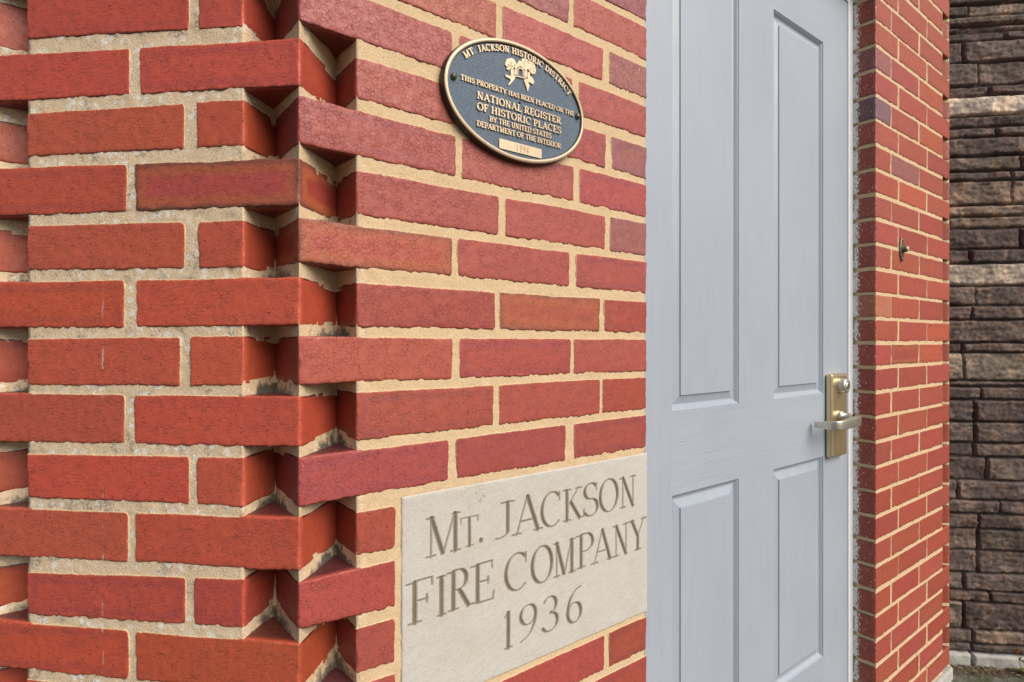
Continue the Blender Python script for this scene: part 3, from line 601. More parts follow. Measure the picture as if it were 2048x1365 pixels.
# kind: T thick stem, t thin, p pen (width follows direction); serif = (x, y, half length)
GL = {
 'A': (.80, [([(.10, 0), (.40, 1)], 't'), ([(.40, 1), (.70, 0)], 'T'), ([(.20, .34), (.60, .34)], 't')], [(.10, 0, .12), (.70, 0, .13)]),
 'B': (.70, [([(.18, 0), (.18, 1)], 'T'), ([(.18, 1)] + arc(.36, .76, .22, .24, 90, -90) + [(.18, .52)], 'p'), ([(.18, .52)] + arc(.38, .26, .26, .26, 90, -90) + [(.18, 0)], 'p')], [(.12, 0, .12), (.12, 1, .12)]),
 'C': (.78, [(arc(.43, .5, .35, .5, 48, 312, 26), 'p'), ([(.69, .97), (.69, .72)], 't')], []),
 'D': (.80, [([(.18, 0), (.18, 1)], 'T'), ([(.18, 1)] + arc(.34, .5, .38, .5, 90, -90, 24) + [(.18, 0)], 'p')], [(.12, 0, .12), (.12, 1, .12)]),
 'E': (.66, [([(.18, 0), (.18, 1)], 'T'), ([(.18, 1), (.58, 1)], 't'), ([(.18, .53), (.48, .53)], 't'), ([(.18, 0), (.60, 0)], 't'), ([(.57, 1), (.57, .82)], 't'), ([(.59, 0), (.62, .2)], 't'), ([(.46, .62), (.46, .44)], 't')], [(.12, 0, .12), (.12, 1, .12)]),
 'F': (.62, [([(.18, 0), (.18, 1)], 'T'), ([(.18, 1), (.56, 1)], 't'), ([(.18, .53), (.46, .53)], 't'), ([(.55, 1), (.56, .82)], 't'), ([(.44, .62), (.44, .44)], 't')], [(.18, 0, .15), (.12, 1, .12)]),
 'G': (.82, [(arc(.43, .5, .35, .5, 48, 290, 26), 'p'), ([(.69, .97), (.69, .72)], 't'), ([(.68, .40), (.68, .04)], 'T'), ([(.55, .02), (.68, .06)], 't')], [(.68, .42, .13)]),
 'H': (.86, [([(.18, 0), (.18, 1)], 'T'), ([(.68, 0), (.68, 1)], 'T'), ([(.18, .52), (.68, .52)], 't')], [(.18, 0, .15), (.18, 1, .15), (.68, 0, .15), (.68, 1, .15)]),
 'I': (.38, [([(.19, 0), (.19, 1)], 'T')], [(.19, 0, .15), (.19, 1, .15)]),
 'J': (.50, [([(.32, 1), (.32, .2)] + arc(.16, .16, .16, .17, 0, -110, 10), 'p')], [(.32, 1, .15)]),
 'K': (.80, [([(.18, 0), (.18, 1)], 'T'), ([(.18, .42), (.62, 1)], 't'), ([(.32, .58), (.68, 0)], 'T')], [(.18, 0, .15), (.18, 1, .15), (.62, 1, .12), (.70, 0, .12)]),
 'L': (.64, [([(.18, 0), (.18, 1)], 'T'), ([(.18, 0), (.58, 0)], 't'), ([(.57, 0), (.60, .22)], 't')], [(.12, 0, .12), (.18, 1, .15)]),
 'M': (1.0, [([(.14, 0), (.14, 1)], 't'), ([(.14, 1), (.47, .02)], 'T'), ([(.47, .02), (.80, 1)], 't'), ([(.82, 0), (.82, 1)], 'T')], [(.14, 0, .12), (.12, 1, .09), (.82, 0, .14), (.84, 1, .09)]),
 'N': (.84, [([(.16, 0), (.16, 1)], 't'), ([(.16, 1), (.66, 0)], 'T'), ([(.66, 0), (.66, 1)], 't')], [(.16, 0, .12), (.12, 1, .09), (.66, 1, .12)]),
 'O': (.84, [(arc(.42, .5, .34, .5, 0, 360, 32), 'p')], []),
 'P': (.66, [([(.18, 0), (.18, 1)], 'T'), ([(.18, 1)] + arc(.34, .74, .25, .26, 90, -90) + [(.18, .48)], 'p')], [(.18, 0, .15), (.12, 1, .12)]),
 'R': (.78, [([(.18, 0), (.18, 1)], 'T'), ([(.18, 1)] + arc(.34, .75, .24, .25, 90, -90) + [(.18, .50)], 'p'), ([(.36, .50), (.66, 0)], 'T')], [(.18, 0, .15), (.12, 1, .12), (.70, 0, .09)]),
 'S': (.62, [(arc(.31, .755, .21, .235, 35, 262, 16) + arc(.31, .265, .24, .255, 84, -145, 16), 'p'), ([(.51, .96), (.51, .76)], 't'), ([(.08, .04), (.08, .26)], 't')], []),
 'T': (.74, [([(.37, 0), (.37, 1)], 'T'), ([(.06, 1), (.68, 1)], 't'), ([(.07, 1), (.06, .82)], 't'), ([(.67, 1), (.68, .82)], 't')], [(.37, 0, .15)]),
 'U': (.82, [([(.18, 1), (.18, .3)] + arc(.41, .3, .23, .3, 180, 360, 14) + [(.64, 1)], 'p')], [(.18, 1, .14), (.64, 1, .12)]),
 'Y': (.78, [([(.10, 1), (.38, .46)], 'T'), ([(.38, .46), (.66, 1)], 't'), ([(.38, .46), (.38, 0)], 'T')], [(.38, 0, .14), (.10, 1, .12), (.66, 1, .11)]),
 '.': (.30, [([(.13, .07), (.13, .10)], 'T')], []),
 '1': (.44, [([(.24, 0), (.24, 1)], 'T'), ([(.24, 1), (.08, .86)], 't')], [(.24, 0, .15)]),
 '3': (.60, [(arc(.28, .76, .20, .24, 150, -80, 16) + arc(.27, .26, .25, .27, 80, -150, 18), 'p')], []),
 '4': (.66, [([(.44, 0), (.44, 1)], 'T'), ([(.44, 1), (.05, .30)], 't'), ([(.05, .30), (.62, .30)], 't')], [(.44, 0, .12)]),
 '6': (.66, [(arc(.33, .29, .24, .29, 0, 360, 22), 'p'), ([(.56, 1.0)] + arc(.60, .30, .51, .70, 105, 180, 12), 'p')], []),
 '9': (.66, [(arc(.33, .71, .24, .29, 0, 360, 22), 'p'), (arc(.06, .70, .51, .70, 0, -75, 12) + [(.10, -.02)], 'p')], []),
}
def glyph(ch, thick, thin, sx=1.0):
    """-> advance, list of (x0,y0,x1,y1,half0,half1) in em units (cap height 1)"""
    adv, strokes, ser = GL[ch]; segs = []
    nib = math.radians(12)
    for pts, kd in strokes:
        pts = [(x * sx, y) for x, y in pts]
        for (xa, ya), (xb, yb) in zip(pts[:-1], pts[1:]):
            L = math.hypot(xb - xa, yb - ya)
            if L < 1e-6: continue
            if kd == 'T': wd = thick
            elif kd == 't': wd = thin
            else: wd = max(thin, thick * abs(((xb - xa) * math.sin(nib) - (yb - ya) * math.cos(nib)) / L))
            segs.append((xa, ya, xb, yb, wd / 2, wd / 2))
    for x, y, hl in ser: hl = hl * .62 + .045 / sx; segs.append(((x - hl) * sx, y + (thin / 2 if y < .5 else -thin / 2), (x + hl) * sx, y + (thin / 2 if y < .5 else -thin / 2), thin / 2, thin / 2))
    return adv * sx, segs

# ------------------------------------------------------------------ datestone
def datestone():
    s0, s1, z0, z1 = STONE; Wd, Hg = s1 - s0, z1 - z0; st = .00085
    nx, ny = int(Wd / st) + 1, int(Hg / st) + 1
    xs = np.linspace(0, Wd, nx); ys = np.linspace(0, Hg, ny); X, Y = np.meshgrid(xs, ys); depth = np.zeros_like(X)
    def put(ch, x0, y0, h, w_, thick=.138, thin=.066):
        adv, _, _ = GL[ch]; sx = (w_ / h) / (adv - .16); _, segs = glyph(ch, thick, thin, sx)
        for xa, ya, xb, yb, h0, _ in segs:
            ax, ay, bx, by = x0 + (xa - .08 * sx) * h, y0 + ya * h, x0 + (xb - .08 * sx) * h, y0 + yb * h; hw = h0 * h
            m = .004
            i0, i1 = np.searchsorted(xs, [min(ax, bx) - hw - m, max(ax, bx) + hw + m]); j0, j1 = np.searchsorted(ys, [min(ay, by) - hw - m, max(ay, by) + hw + m])
            if i1 <= i0 or j1 <= j0: continue
            gx, gy = X[j0:j1, i0:i1], Y[j0:j1, i0:i1]; L2 = (bx - ax) ** 2 + (by - ay) ** 2
            t = np.clip(((gx - ax) * (bx - ax) + (gy - ay) * (by - ay)) / L2, 0, 1)
            dd = np.hypot(gx - ax - t * (bx - ax), gy - ay - t * (by - ay))
            tr = ((gx - ax) * (bx - ax) + (gy - ay) * (by - ay)) / L2
            if h0 > thin * .62 and math.sqrt(L2) > h * .4: dd = np.where((tr < -.01) | (tr > 1.01), 1., dd)
            v = np.clip(hw + .0003 - dd, 0, None) * .75
            depth[j0:j1, i0:i1] = np.maximum(depth[j0:j1, i0:i1], np.minimum(v, .0027))
    zc = CAMZ
    yl = lambda z: zc + z - z0
    # positions read off the carved stone: letter, left, right (along the face), baseline, height
    for ch, a, b, y, h in (('M', .1628, .2080, -.2790, .0525), ('T', .2120, .2375, -.2775, .0400), ('.', .2415, .2475, -.2770, .05), ('J', .2660, .2990, -.2765, .0500), ('A', .3035, .3465, -.2790, .0545),
                           ('C', .3525, .3880, -.2790, .0515), ('K', .3975, .4330, -.2780, .0500), ('S', .4395, .4690, -.2790, .0530), ('O', .4760, .5160, -.2790, .0530), ('N', .5250, .5600, -.2800, .0520),
                           ('F', .1360, .1665, -.3575, .0540), ('I', .1775, .1855, -.3585, .0530), ('R', .1945, .2260, -.3570, .0530), ('E', .2320, .2625, -.3575, .0530),
                           ('C', .2860, .3225, -.3575, .0530), ('O', .3340, .3720, -.3585, .0540), ('M', .3790, .4180, -.3585, .0530), ('P', .4270, .4580, -.3570, .0530), ('A', .4610, .5000, -.3575, .0530),
                           ('N', .5090, .5420, -.3575, .0525), ('Y', .5500, .5850, -.3580, .0540),
                           ('1', .2840, .2950, -.4365, .0530), ('9', .3120, .3410, -.4110, .0290 + .0), ('3', .3560, .3830, -.4345, .0510), ('6', .4040, .4330, -.4370, .0530)):
        if ch == '9': y, h = -.4330, .0490
        put(ch, a - s0, yl(y), h, b - a)
    P = np.stack([X, Y, X * 0], -1); rough = .0004 * fbm(P, 40, 2, 71) + .00010 * vn(P, 420, 73)
    ed = np.minimum(np.minimum(X, Wd - X), np.minimum(Y, Hg - Y)); rnd_ = .0015 * np.clip(1 - ed / .002, 0, 1) ** 2 + np.clip(1 - ed / .005, 0, 1) * .0009 * np.clip(vn(P, 110, 75), 0, 1)
    off = -.0010 + rough + rnd_ + depth
    V = world(C1, bD, bN, s0 + X, off, z0 + Y).reshape(-1, 3); Q = gridq(nx, ny); dr = depth.ravel()
    carved = dr[Q].max(1) > .0002
    base = tuple(C1 + bD * (s0 + s1) / 2) + (z0,)
    rt = root('datestone', base, 'pale carved limestone datestone set in the brick beside the door', 'datestone')
    loc = np.stack([X, Y, X * 0], -1).reshape(-1, 3)
    for nm, sel, mt in (('stone_face', ~carved, LIME), ('inscription', carved, LIME_G)):
        q = Q[sel]; ids, inv = np.unique(q, return_inverse=True); a = Acc(); a.add(V[ids], inv.reshape(-1, 4), 0, loc=loc[ids], deep=np.clip(dr[ids] / .0022, 0, 1))
        a.build(nm, mt, rt, base)
    bm = bmesh.new()
    q = [C1 + bD * (s0 + .0012) + bN * .0014, C1 + bD * (s1 - .0008) + bN * .0014, C1 + bD * (s1 - .0008) + bN * .09, C1 + bD * (s0 + .0012) + bN * .09]
    vb = [bm.verts.new((k[0], k[1], z0 + .0008)) for k in q]; vt = [bm.verts.new((k[0], k[1], z1 - .0008)) for k in q]
    bm.faces.new(vt); bm.faces.new(vb[::-1])
    for i in (1, 2, 3): j = (i + 1) % 4; bm.faces.new((vb[i], vb[j], vt[j], vt[i]))
    bm_obj('stone_block', bm, LIME, rt, base)
datestone()

# ------------------------------------------------------------------ bronze plaque
def plaque():
    sc, zc, a, b = .3042, CAMZ + .3375, .1260, .0840
    base = tuple(C1 + bD * sc) + (zc - b,)
    rt = root('plaque', base, 'oval blue and bronze historic register plaque on red brick', 'plaque')
    W3 = lambda x, y, o: world(C1, bD, bN, sc + np.asarray(x), -np.asarray(o), zc + np.asarray(y))
    N = 128; th = np.linspace(0, 2 * np.pi, N, endpoint=False)
    def lathe(prof, name, mats, mid=None):
        """prof: list of (inset from rim, height above wall)"""
        acc = Acc(); V = []
        for ins, h in prof: V.append(W3((a - ins) * np.cos(th), (b - ins) * np.sin(th), np.full(N, h)))
        V = np.stack(V); m = len(prof); i = np.arange(m * N).reshape(m, N); j = np.roll(i, -1, 1)
        Q = np.stack([i[:-1], j[:-1], j[1:], i[1:]], -1).reshape(-1, 4)
        acc.add(V.reshape(-1, 3), Q, 0); o = acc.build(name, mats, rt, base); return o
    lathe([(.0005, .0005), (0, .004), (.0004, .0085), (.0012, .0112)], 'plaque_edge', BRONZE)
    lathe([(.0012, .0112), (.0022, .0122), (.0042, .0126), (.0060, .0124), (.0066, .0112)], 'rim', RIM)
    lathe([(.0066, .0112), (.0070, .0092), (.0074, .0088)], 'rim_groove', BRONZE)
    # ground: ellipse filled with rings
    acc = Acc(); ks = np.linspace(1, 0.02, 40); V = np.stack([W3((a - .0074) * k * np.cos(th), (b - .0074) * k * np.sin(th), np.full(N, .0088)) for k in ks]); i = np.arange(40 * N).reshape(40, N); j = np.roll(i, -1, 1)
    pp = np.stack([V[..., 0], V[..., 1], V[..., 2]], -1); bump = .00022 * vn(pp, 420, 81); V[..., :2] -= bump[..., None] * bN
    acc.add(V.reshape(-1, 3), np.stack([i[:-1], j[:-1], j[1:], i[1:]], -1).reshape(-1, 4), 0); acc.build('ground_field', FIELD, rt, base)
    def raised(name, polys, h0=.0086, h1=.0108, mat=RIM):
        bm = bmesh.new()
        for n_, pl in enumerate(polys):
            hh = h1 + (n_ % 7) * .00003
            lo = [bm.verts.new(W3(x, y, h0)) for x, y in pl]
            cx = sum(x for x, y in pl) / len(pl); cy = sum(y for x, y in pl) / len(pl)
            hi = [bm.verts.new(W3(x, y, hh)) for x, y in pl]
            bm.faces.new(hi)
            for i in range(len(pl)): j = (i + 1) % len(pl); bm.faces.new((lo[i], lo[j], hi[j], hi[i]))
        return bm_obj(name, bm, mat, rt, base)
    def ribbon(seg, f):
        xa, ya, xb, yb, h, _ = seg; L = math.hypot(xb - xa, yb - ya); ux, uy = (xb - xa) / L, (yb - ya) / L; e = min(h, .03)
        q = [(xa - ux * e - uy * h, ya - uy * e + ux * h), (xb + ux * e - uy * h, yb + uy * e + ux * h), (xb + ux * e + uy * h, yb + uy * e - ux * h), (xa - ux * e + uy * h, ya - uy * e - ux * h)]
        return [f(x, y) for x, y in q]
    def line(txt, xl, xr, y, h, thick=.23, thin=.12):
        adv = [(.34 if c == ' ' else GL[c][0] + .05) for c in txt]; sx = (xr - xl) / h / (sum(adv) - .1); x = xl; polys = []
        for c, ad in zip(txt, adv):
            if c != ' ':
                _, sg = glyph(c, thick, thin, sx)
                for s in sg: polys.append(ribbon(s, lambda u, v, x=x: (x + u * h, y + v * h)))
            x += ad * sx * h
        return raised('lettering', polys)
    rel = lambda s: s - sc
    line('THIS PROPERTY HAS BEEN PLACED ON THE', rel(.2045), rel(.4078), .0058, .0064, .24, .13)
    line('NATIONAL REGISTER', rel(.2305), rel(.3812), -.0125, .0095)
    line('OF HISTORIC PLACES', rel(.2305), rel(.3812), -.0272, .0095)
    line('BY THE UNITED STATES', rel(.2510), rel(.3620), -.0383, .0070)
    line('DEPARTMENT OF THE INTERIOR', rel(.2303), rel(.3810), -.0492, .0070)
    # arched top line
    txt = 'MT. JACKSON HISTORIC DISTRICT'; h = .0082; adv = [(.36 if c == ' ' else GL[c][0] + .06) for c in txt]
    ea, eb = .1078, .0661
    tt = np.linspace(math.pi, 0, 2000); ex, ey = ea * np.cos(tt), eb * np.sin(tt); cl = np.concatenate([[0], np.cumsum(np.hypot(np.diff(ex), np.diff(ey)))])
    a0 = np.interp(math.radians(180 - 32), tt[::-1], cl[::-1]); a1 = np.interp(math.radians(30), tt[::-1], cl[::-1])
    sx = (a1 - a0) / h / sum(adv); pos = a0; polys = []
    for c, ad in zip(txt, adv):
        w_ = ad * sx * h
        if c != ' ':
            m_ = pos + w_ / 2; x, y = np.interp(m_, cl, ex), np.interp(m_, cl, ey); x2, y2 = np.interp(m_ + .0005, cl, ex), np.interp(m_ + .0005, cl, ey)
            an = math.atan2(y2 - y, x2 - x); ca, sa = math.cos(an), math.sin(an); _, sg = glyph(c, .23, .12, sx); gw = GL[c][0] * sx * h
            for s in sg: polys.append(ribbon(s, lambda u, v, x=x, y=y, ca=ca, sa=sa, gw=gw: (x + (u * h - gw / 2) * ca - v * h * sa, y + (u * h - gw / 2) * sa + v * h * ca)))
        pos += w_
    raised('lettering', polys)
    # covered bridge between two trees
    polys = [[(x * .001, y * .001) for x, y in pl] for pl in (
        [(-17.1, 58.2), (-11.3, 58.4), (-8.3, 55.4), (-7.0, 51.1), (-10.9, 47.4), (-12.8, 44.3), (-17.1, 44.0), (-20.5, 40.0), (-24.4, 41.0), (-23.8, 44.2), (-26.7, 46.1), (-25.7, 51.0), (-23.8, 54.9)],
        [(2.1, 62.0), (6.9, 64.9), (11.5, 65.5), (14.6, 63.7), (20.7, 63.9), (25.8, 63.0), (27.2, 58.7), (28.5, 55.1), (27.8, 49.4), (22.7, 46.8), (18.2, 48.2), (14.6, 51.9), (12.1, 51.8), (7.5, 56.1), (2.9, 59.8)],
        [(-9.7, 48.8), (-1.8, 59.3), (2.1, 59.5), (12.1, 51.8), (12.9, 48.3), (5.5, 49.9), (0.1, 52.4), (-4.4, 49.1), (-7.0, 46.0), (-9.7, 45.7)],
        [(-9.7, 45.2), (-6.6, 45.5), (-6.6, 37.8), (-10.9, 37.2)],
        [(7.3, 48.6), (12.5, 47.5), (12.5, 39.1), (7.3, 38.9)],
        [(-5.6, 45.6), (-0.9, 50.6), (4.5, 49.5), (5.9, 47.8), (5.9, 39.1), (4.5, 39.0), (4.1, 47.2), (-0.3, 48.7), (-4.0, 45.6), (-4.0, 38.2), (-5.6, 38.0)],
        [(-8.7, 36.5), (10.5, 38.2), (10.9, 36.7), (-9.3, 35.0)],
        [(-17.1, 42.8), (-11.3, 44.2), (-11.5, 36.4), (-8.3, 34.8), (-11.6, 28.9), (-17.1, 22.1), (-20.9, 18.7), (-21.3, 20.1), (-17.1, 26.7), (-18.0, 29.0), (-25.7, 29.6), (-26.7, 32.7), (-20.9, 32.8), (-16.7, 33.4)],
        [(13.3, 47.8), (18.2, 47.3), (17.0, 42.8), (22.7, 41.6), (25.8, 36.1), (23.3, 32.2), (18.6, 33.3), (13.5, 33.5), (17.0, 29.7), (13.5, 18.9), (10.9, 25.7), (6.5, 33.9), (8.1, 35.5), (13.3, 37.1)])]
    raised('emblem', polys, h1=.0106)
    leafs = []; rr = random.Random(4)
    for tree in (polys[0], polys[1]):
        cx, cy = sum(p[0] for p in tree) / len(tree), sum(p[1] for p in tree) / len(tree)
        for k in range(11):
            t = tree[k % len(tree)]; f = rr.uniform(.15, .78); x, y = cx + (t[0] - cx) * f, cy + (t[1] - cy) * f; q = rr.uniform(.0006, .0010)
            leafs.append([(x - q, y - q * .3), (x + q * .2, y - q), (x + q, y + q * .4), (x - q * .3, y + q)])
    raised('leaf_marks', leafs, h0=.0104, h1=.0109, mat=BRONZE)
    # date panel with faint stamped year
    x0, x1, y0, y1 = rel(.2676), rel(.3440), -.0715, -.0580
    raised('date_panel', [[(x0, y0), (x1, y0), (x1, y1), (x0, y1)]], h1=.0104)
    polys = []; x = rel(.2975)
    for c in '1994':
        _, sg = glyph(c, .13, .09, .75)
        for s in sg: polys.append(ribbon(s, lambda u, v, x=x: (x + u * .0085, -.0690 + v * .0085)))
        x += .0060
    raised('stamped_year', polys, h0=.0103, h1=.01052, mat=simple('stamped figures', (.42, .30, .18), .6))
    for sx_, sz in ((rel(.1945), .0068), (rel(.4165), .0075)):
        acc = Acc(); pr = [(.0046, .0086), (.0045, .0100), (.0038, .0122), (.0022, .0136), (.0002, .0140)]
        V = np.stack([W3(sx_ + r_ * np.cos(th[::4]), sz + r_ * np.sin(th[::4]), np.full(32, h_)) for r_, h_ in pr]); i = np.arange(5 * 32).reshape(5, 32); j = np.roll(i, -1, 1)
        acc.add(V.reshape(-1, 3), np.stack([i[:-1], j[:-1], j[1:], i[1:]], -1).reshape(-1, 4)); sc_ = acc.build('screw', BELLM, rt, base)
        bm = bmesh.new()
        ang = .9; ca, sa = math.cos(ang), math.sin(ang)
        q = [(-.0036, -.0006), (.0036, -.0006), (.0036, .0006), (-.0036, .0006)]; q = [(sx_ + x * ca - y * sa, sz + x * sa + y * ca) for x, y in q]
        lo = [bm.verts.new(W3(x, y, .0128)) for x, y in q]; hi = [bm.verts.new(W3(x, y, .01405)) for x, y in q]; bm.faces.new(hi)
        for k in range(4): l = (k + 1) % 4; bm.faces.new((lo[k], lo[l], hi[l], hi[k]))
        bm_obj('slot', bm, KEYM, sc_, base)
plaque()

# ------------------------------------------------------------------ door and frame
def door():
    OFF = .060; s0, s1 = .598, 1.5298; zb, zt = .035, CAMZ + .948
    base = tuple(C1 + bD * (s0 + s1) / 2 + bN * OFF) + (zb,)
    rt = root('door', base, 'light grey four panel door with wood grain and brass lever', 'door')
    cols = [(.742, .979), (1.129, 1.3825)]; rows = [(CAMZ - .837, CAMZ - .306), (CAMZ - .139, CAMZ + .792)]
    acc = Acc()
    def rect(a, b, z0, z1, o=OFF, horiz=False, st=.05):
        S = np.array([a, b]); Z = np.array([z0, z1]); s, z = np.meshgrid(S, Z)
        loc = np.stack([z if horiz else s, s if horiz else z, 0 * s], -1).reshape(-1, 3) + (3.3 if horiz else 0)
        acc.add(world(C1, bD, bN, s, o, z).reshape(-1, 3), gridq(2, 2), 0, loc=loc)
    xs = [s0, cols[0][0], cols[0][1], cols[1][0], cols[1][1], s1]
    rect(xs[0], xs[1], zb, zt); rect(xs[4], xs[5], zb, zt); 
    rect(xs[2], xs[3], rows[0][0], rows[0][1]); rect(xs[2], xs[3], rows[1][0], rows[1][1])
    rect(xs[1], xs[4], zb, rows[0][0], horiz=True); rect(xs[1], xs[4], rows[0][1], rows[1][0], horiz=True); rect(xs[1], xs[4], rows[1][1], zt, horiz=True)
    # edges and back of the slab
    for (a, b, c, d) in ((s0, s1, zb, zt),):
        for P, Q_ in (((a, c), (b, c)), ((b, c), (b, d)), ((b, d), (a, d)), ((a, d), (a, c))):
            V = [world(C1, bD, bN, P[0], OFF, P[1]), world(C1, bD, bN, P[0], OFF + .042, P[1]), world(C1, bD, bN, Q_[0], OFF + .042, Q_[1]), world(C1, bD, bN, Q_[0], OFF, Q_[1])]
            acc.add(V, [[0, 1, 2, 3]], 0, loc=np.zeros((4, 3)))
        V = [world(C1, bD, bN, x, OFF + .042, z) for x, z in ((a, c), (a, d), (b, d), (b, c))]; acc.add(V, [[0, 1, 2, 3]], 0, loc=np.zeros((4, 3)))
    acc.build('slab', DOOR, rt, base, smooth=False)
    # embossed panels: quirk, cove down, bevel up, flat field
    prof = [(0, 0), (.0008, .0022), (.0026, .0028), (.0048, .0056), (.0076, .0090), (.0105, .0098), (.0125, .0098), (.0145, .0090), (.0275, .0048), (.0290, .0042), (.0294, .0018), (.0302, .0013)]
    for a, b in cols:
        for c, d in rows:
            ac = Acc(); rings = []; locs = []
            for ins, dp in prof:
                q = [(a + ins, c + ins), (b - ins, c + ins), (b - ins, d - ins), (a + ins, d - ins)]
                rings.append([world(C1, bD, bN, x, OFF + dp, z) for x, z in q]); locs.append([(x, z, 0) for x, z in q])
            for i in range(len(prof) - 1):
                for k in range(4):
                    l = (k + 1) % 4; ac.add([rings[i][k], rings[i][l], rings[i + 1][l], rings[i + 1][k]], [[0, 1, 2, 3]], 0, loc=[locs[i][k], locs[i][l], locs[i + 1][l], locs[i + 1][k]])
            ac.add(rings[-1], [[0, 1, 2, 3]], 0, loc=locs[-1])
            ac.build('panel', DOOR, rt, base, smooth=False)
    # handle set
    def box(bm, a, b, o0, o1, z0, z1):
        q = [(a, o0), (b, o0), (b, o1), (a, o1)]; pts = [C1 + bD * s + bN * o for s, o in q]; prism(bm, pts, z0, z1)
    bm = bmesh.new(); box(bm, 1.3925, 1.4845, .0415, OFF - .0003, CAMZ - .3100, CAMZ - .0875)
    pl = bm_obj('lock_plate', bm, BRASS, rt, base, bevel=.006, seg=3)
    def turned(name, sc, zc, prof, mat, par, n=40, zs=1.0):
        ac = Acc(); t = np.linspace(0, 2 * np.pi, n, endpoint=False)
        V = np.stack([world(C1, bD, bN, sc + r_ * np.cos(t), o_, zc + r_ * np.sin(t)) for r_, o_ in prof]); m = len(prof); i = np.arange(m * n).reshape(m, n); j = np.roll(i, -1, 1)
        ac.add(V.reshape(-1, 3), np.stack([i[:-1], j[:-1], j[1:], i[1:]], -1).reshape(-1, 4)); o = ac.build(name, mat, par, base)
        o.data.polygons.foreach_set('use_smooth', [True] * len(o.data.polygons)); return o
    zc = CAMZ - .1195
    turned('lock_cylinder', 1.440, zc, [(.0195, .0414), (.0195, .0270), (.0175, .0235), (.0118, .0225), (.0113, .0232), (.0108, .0222), (.0002, .0220)], NICKEL, pl)
    bm = bmesh.new(); box(bm, 1.4385, 1.4415, .0214, .0222, zc - .0062, zc + .0052); bm_obj('keyhole', bm, KEYM, pl, base)
    zs = CAMZ - .2060
    turned('spindle', 1.438, zs + .004, [(.0145, .0414), (.0145, .0330), (.0100, .0325), (.0100, .0080)], NICKEL, pl)
    # lever: hub, arm towards the hinges, end returned to the door; swept rounded-rectangle section
    ac = Acc(); path = [(1.4520, -.0010, -.2085), (1.4400, -.0045, -.2087), (1.4100, -.0052, -.2095), (1.3700, -.0056, -.2108), (1.3350, -.0058, -.2120), (1.3230, -.0035, -.2123), (1.3180, .0040, -.2127), (1.3172, .0180, -.2132), (1.3168, .0350, -.2138), (1.3168, .0500, -.2142), (1.3168, .0515, -.2142)]
    hw = [.0105, .0132, .0132, .0124, .0117, .0115, .0113, .0104, .0090, .0074, .0044]; tw = [.0040, .0062, .0064, .0060, .0056, .0056, .0056, .0052, .0048, .0044, .0030]
    n = 20; V = []
    for i, (s_, o_, z_) in enumerate(path):
        a_ = path[max(0, i - 1)]; b_ = path[min(len(path) - 1, i + 1)]; ts, to = b_[0] - a_[0], b_[1] - a_[1]; L = math.hypot(ts, to); ns, no = -to / L, ts / L
        ring = []
        for k in range(n):
            an = 2 * math.pi * k / n; cx_ = math.copysign(abs(math.cos(an)) ** .28, math.cos(an)); cy_ = math.copysign(abs(math.sin(an)) ** .28, math.sin(an))
            ring.append(world(C1, bD, bN, s_ + ns * tw[i] * cx_, o_ + no * tw[i] * cx_, CAMZ + z_ + hw[i] * cy_))
        V.append(ring)
    V = np.array(V); m = len(path); i = np.arange(m * n).reshape(m, n); j = np.roll(i, -1, 1)
    cap0 = V[0].mean(0); cap1 = V[-1].mean(0)
    VV = np.concatenate([V.reshape(-1, 3), [cap0, cap1]]); Q = [np.stack([i[:-1], j[:-1], j[1:], i[1:]], -1).reshape(-1, 4)]
    Q.append(np.array([[m * n, i[0][k], i[0][(k + 1) % n], i[0][(k + 1) % n]] for k in range(0)], int).reshape(-1, 4))
    ac.add(VV, np.concatenate(Q)); lev = ac.build('lever', NICKEL, pl, base)
    bmx = bmesh.new(); bmx.from_mesh(lev.data); bmx.verts.ensure_lookup_table(); bmx.faces.new([bmx.verts[k] for k in i[0]]); bmx.faces.new([bmx.verts[k] for k in i[-1][::-1]])
    loose = [v for v in bmx.verts if not v.link_faces]; bmesh.ops.delete(bmx, geom=loose, context='VERTS'); bmesh.ops.recalc_face_normals(bmx, faces=bmx.faces); bmx.to_mesh(lev.data); bmx.free()
    # frame
    base_f = tuple(C1 + bD * 1.55 + bN * .05) + (0,)
    fr = root('door_frame', base_f, 'narrow white door frame edging the grey door', 'door frame')
    def fbox(name, a, b, o0, o1, z0, z1, mat=FRAME, bev=.0006):
        bm = bmesh.new(); box(bm, a, b, o0, o1, z0, z1); return bm_obj(name, bm, mat, fr, base_f, bevel=bev)
    fbox('jamb', 1.5305, 1.5614, .0578, .18, 0, zt + .028); fbox('jamb', .5935, .5955, .0500, .18, 0, zt + .028)
    fbox('head', .5958, 1.5303, .0574, .18, zt + .004, zt + .05)
    fbox('stop', s0, 1.5303, .106, .125, 0, zt + .002)
    # ragged caulk between jamb and brick reveal
    ac = Acc(); Z = np.linspace(.04, 2.25, 500); o_ = np.array([.0555, .0568, .0584]); zz, oo = np.meshgrid(Z, o_, indexing='ij')
    q = np.stack([zz * 0, oo, zz], -1); ss = 1.5616 - .0010 * (oo < .050) * (1 + vn(q * np.array([1, 30, 1]), 60, 91)); oo = oo - .0025 * np.clip(vn(q, 45, 92), -.2, 1) * (oo < .05)
    ac.add(world(C1, bD, bN, ss, oo, zz).reshape(-1, 3), gridq(3, 500, True)); ac.build('caulk', CAULK, fr, base_f)
door()

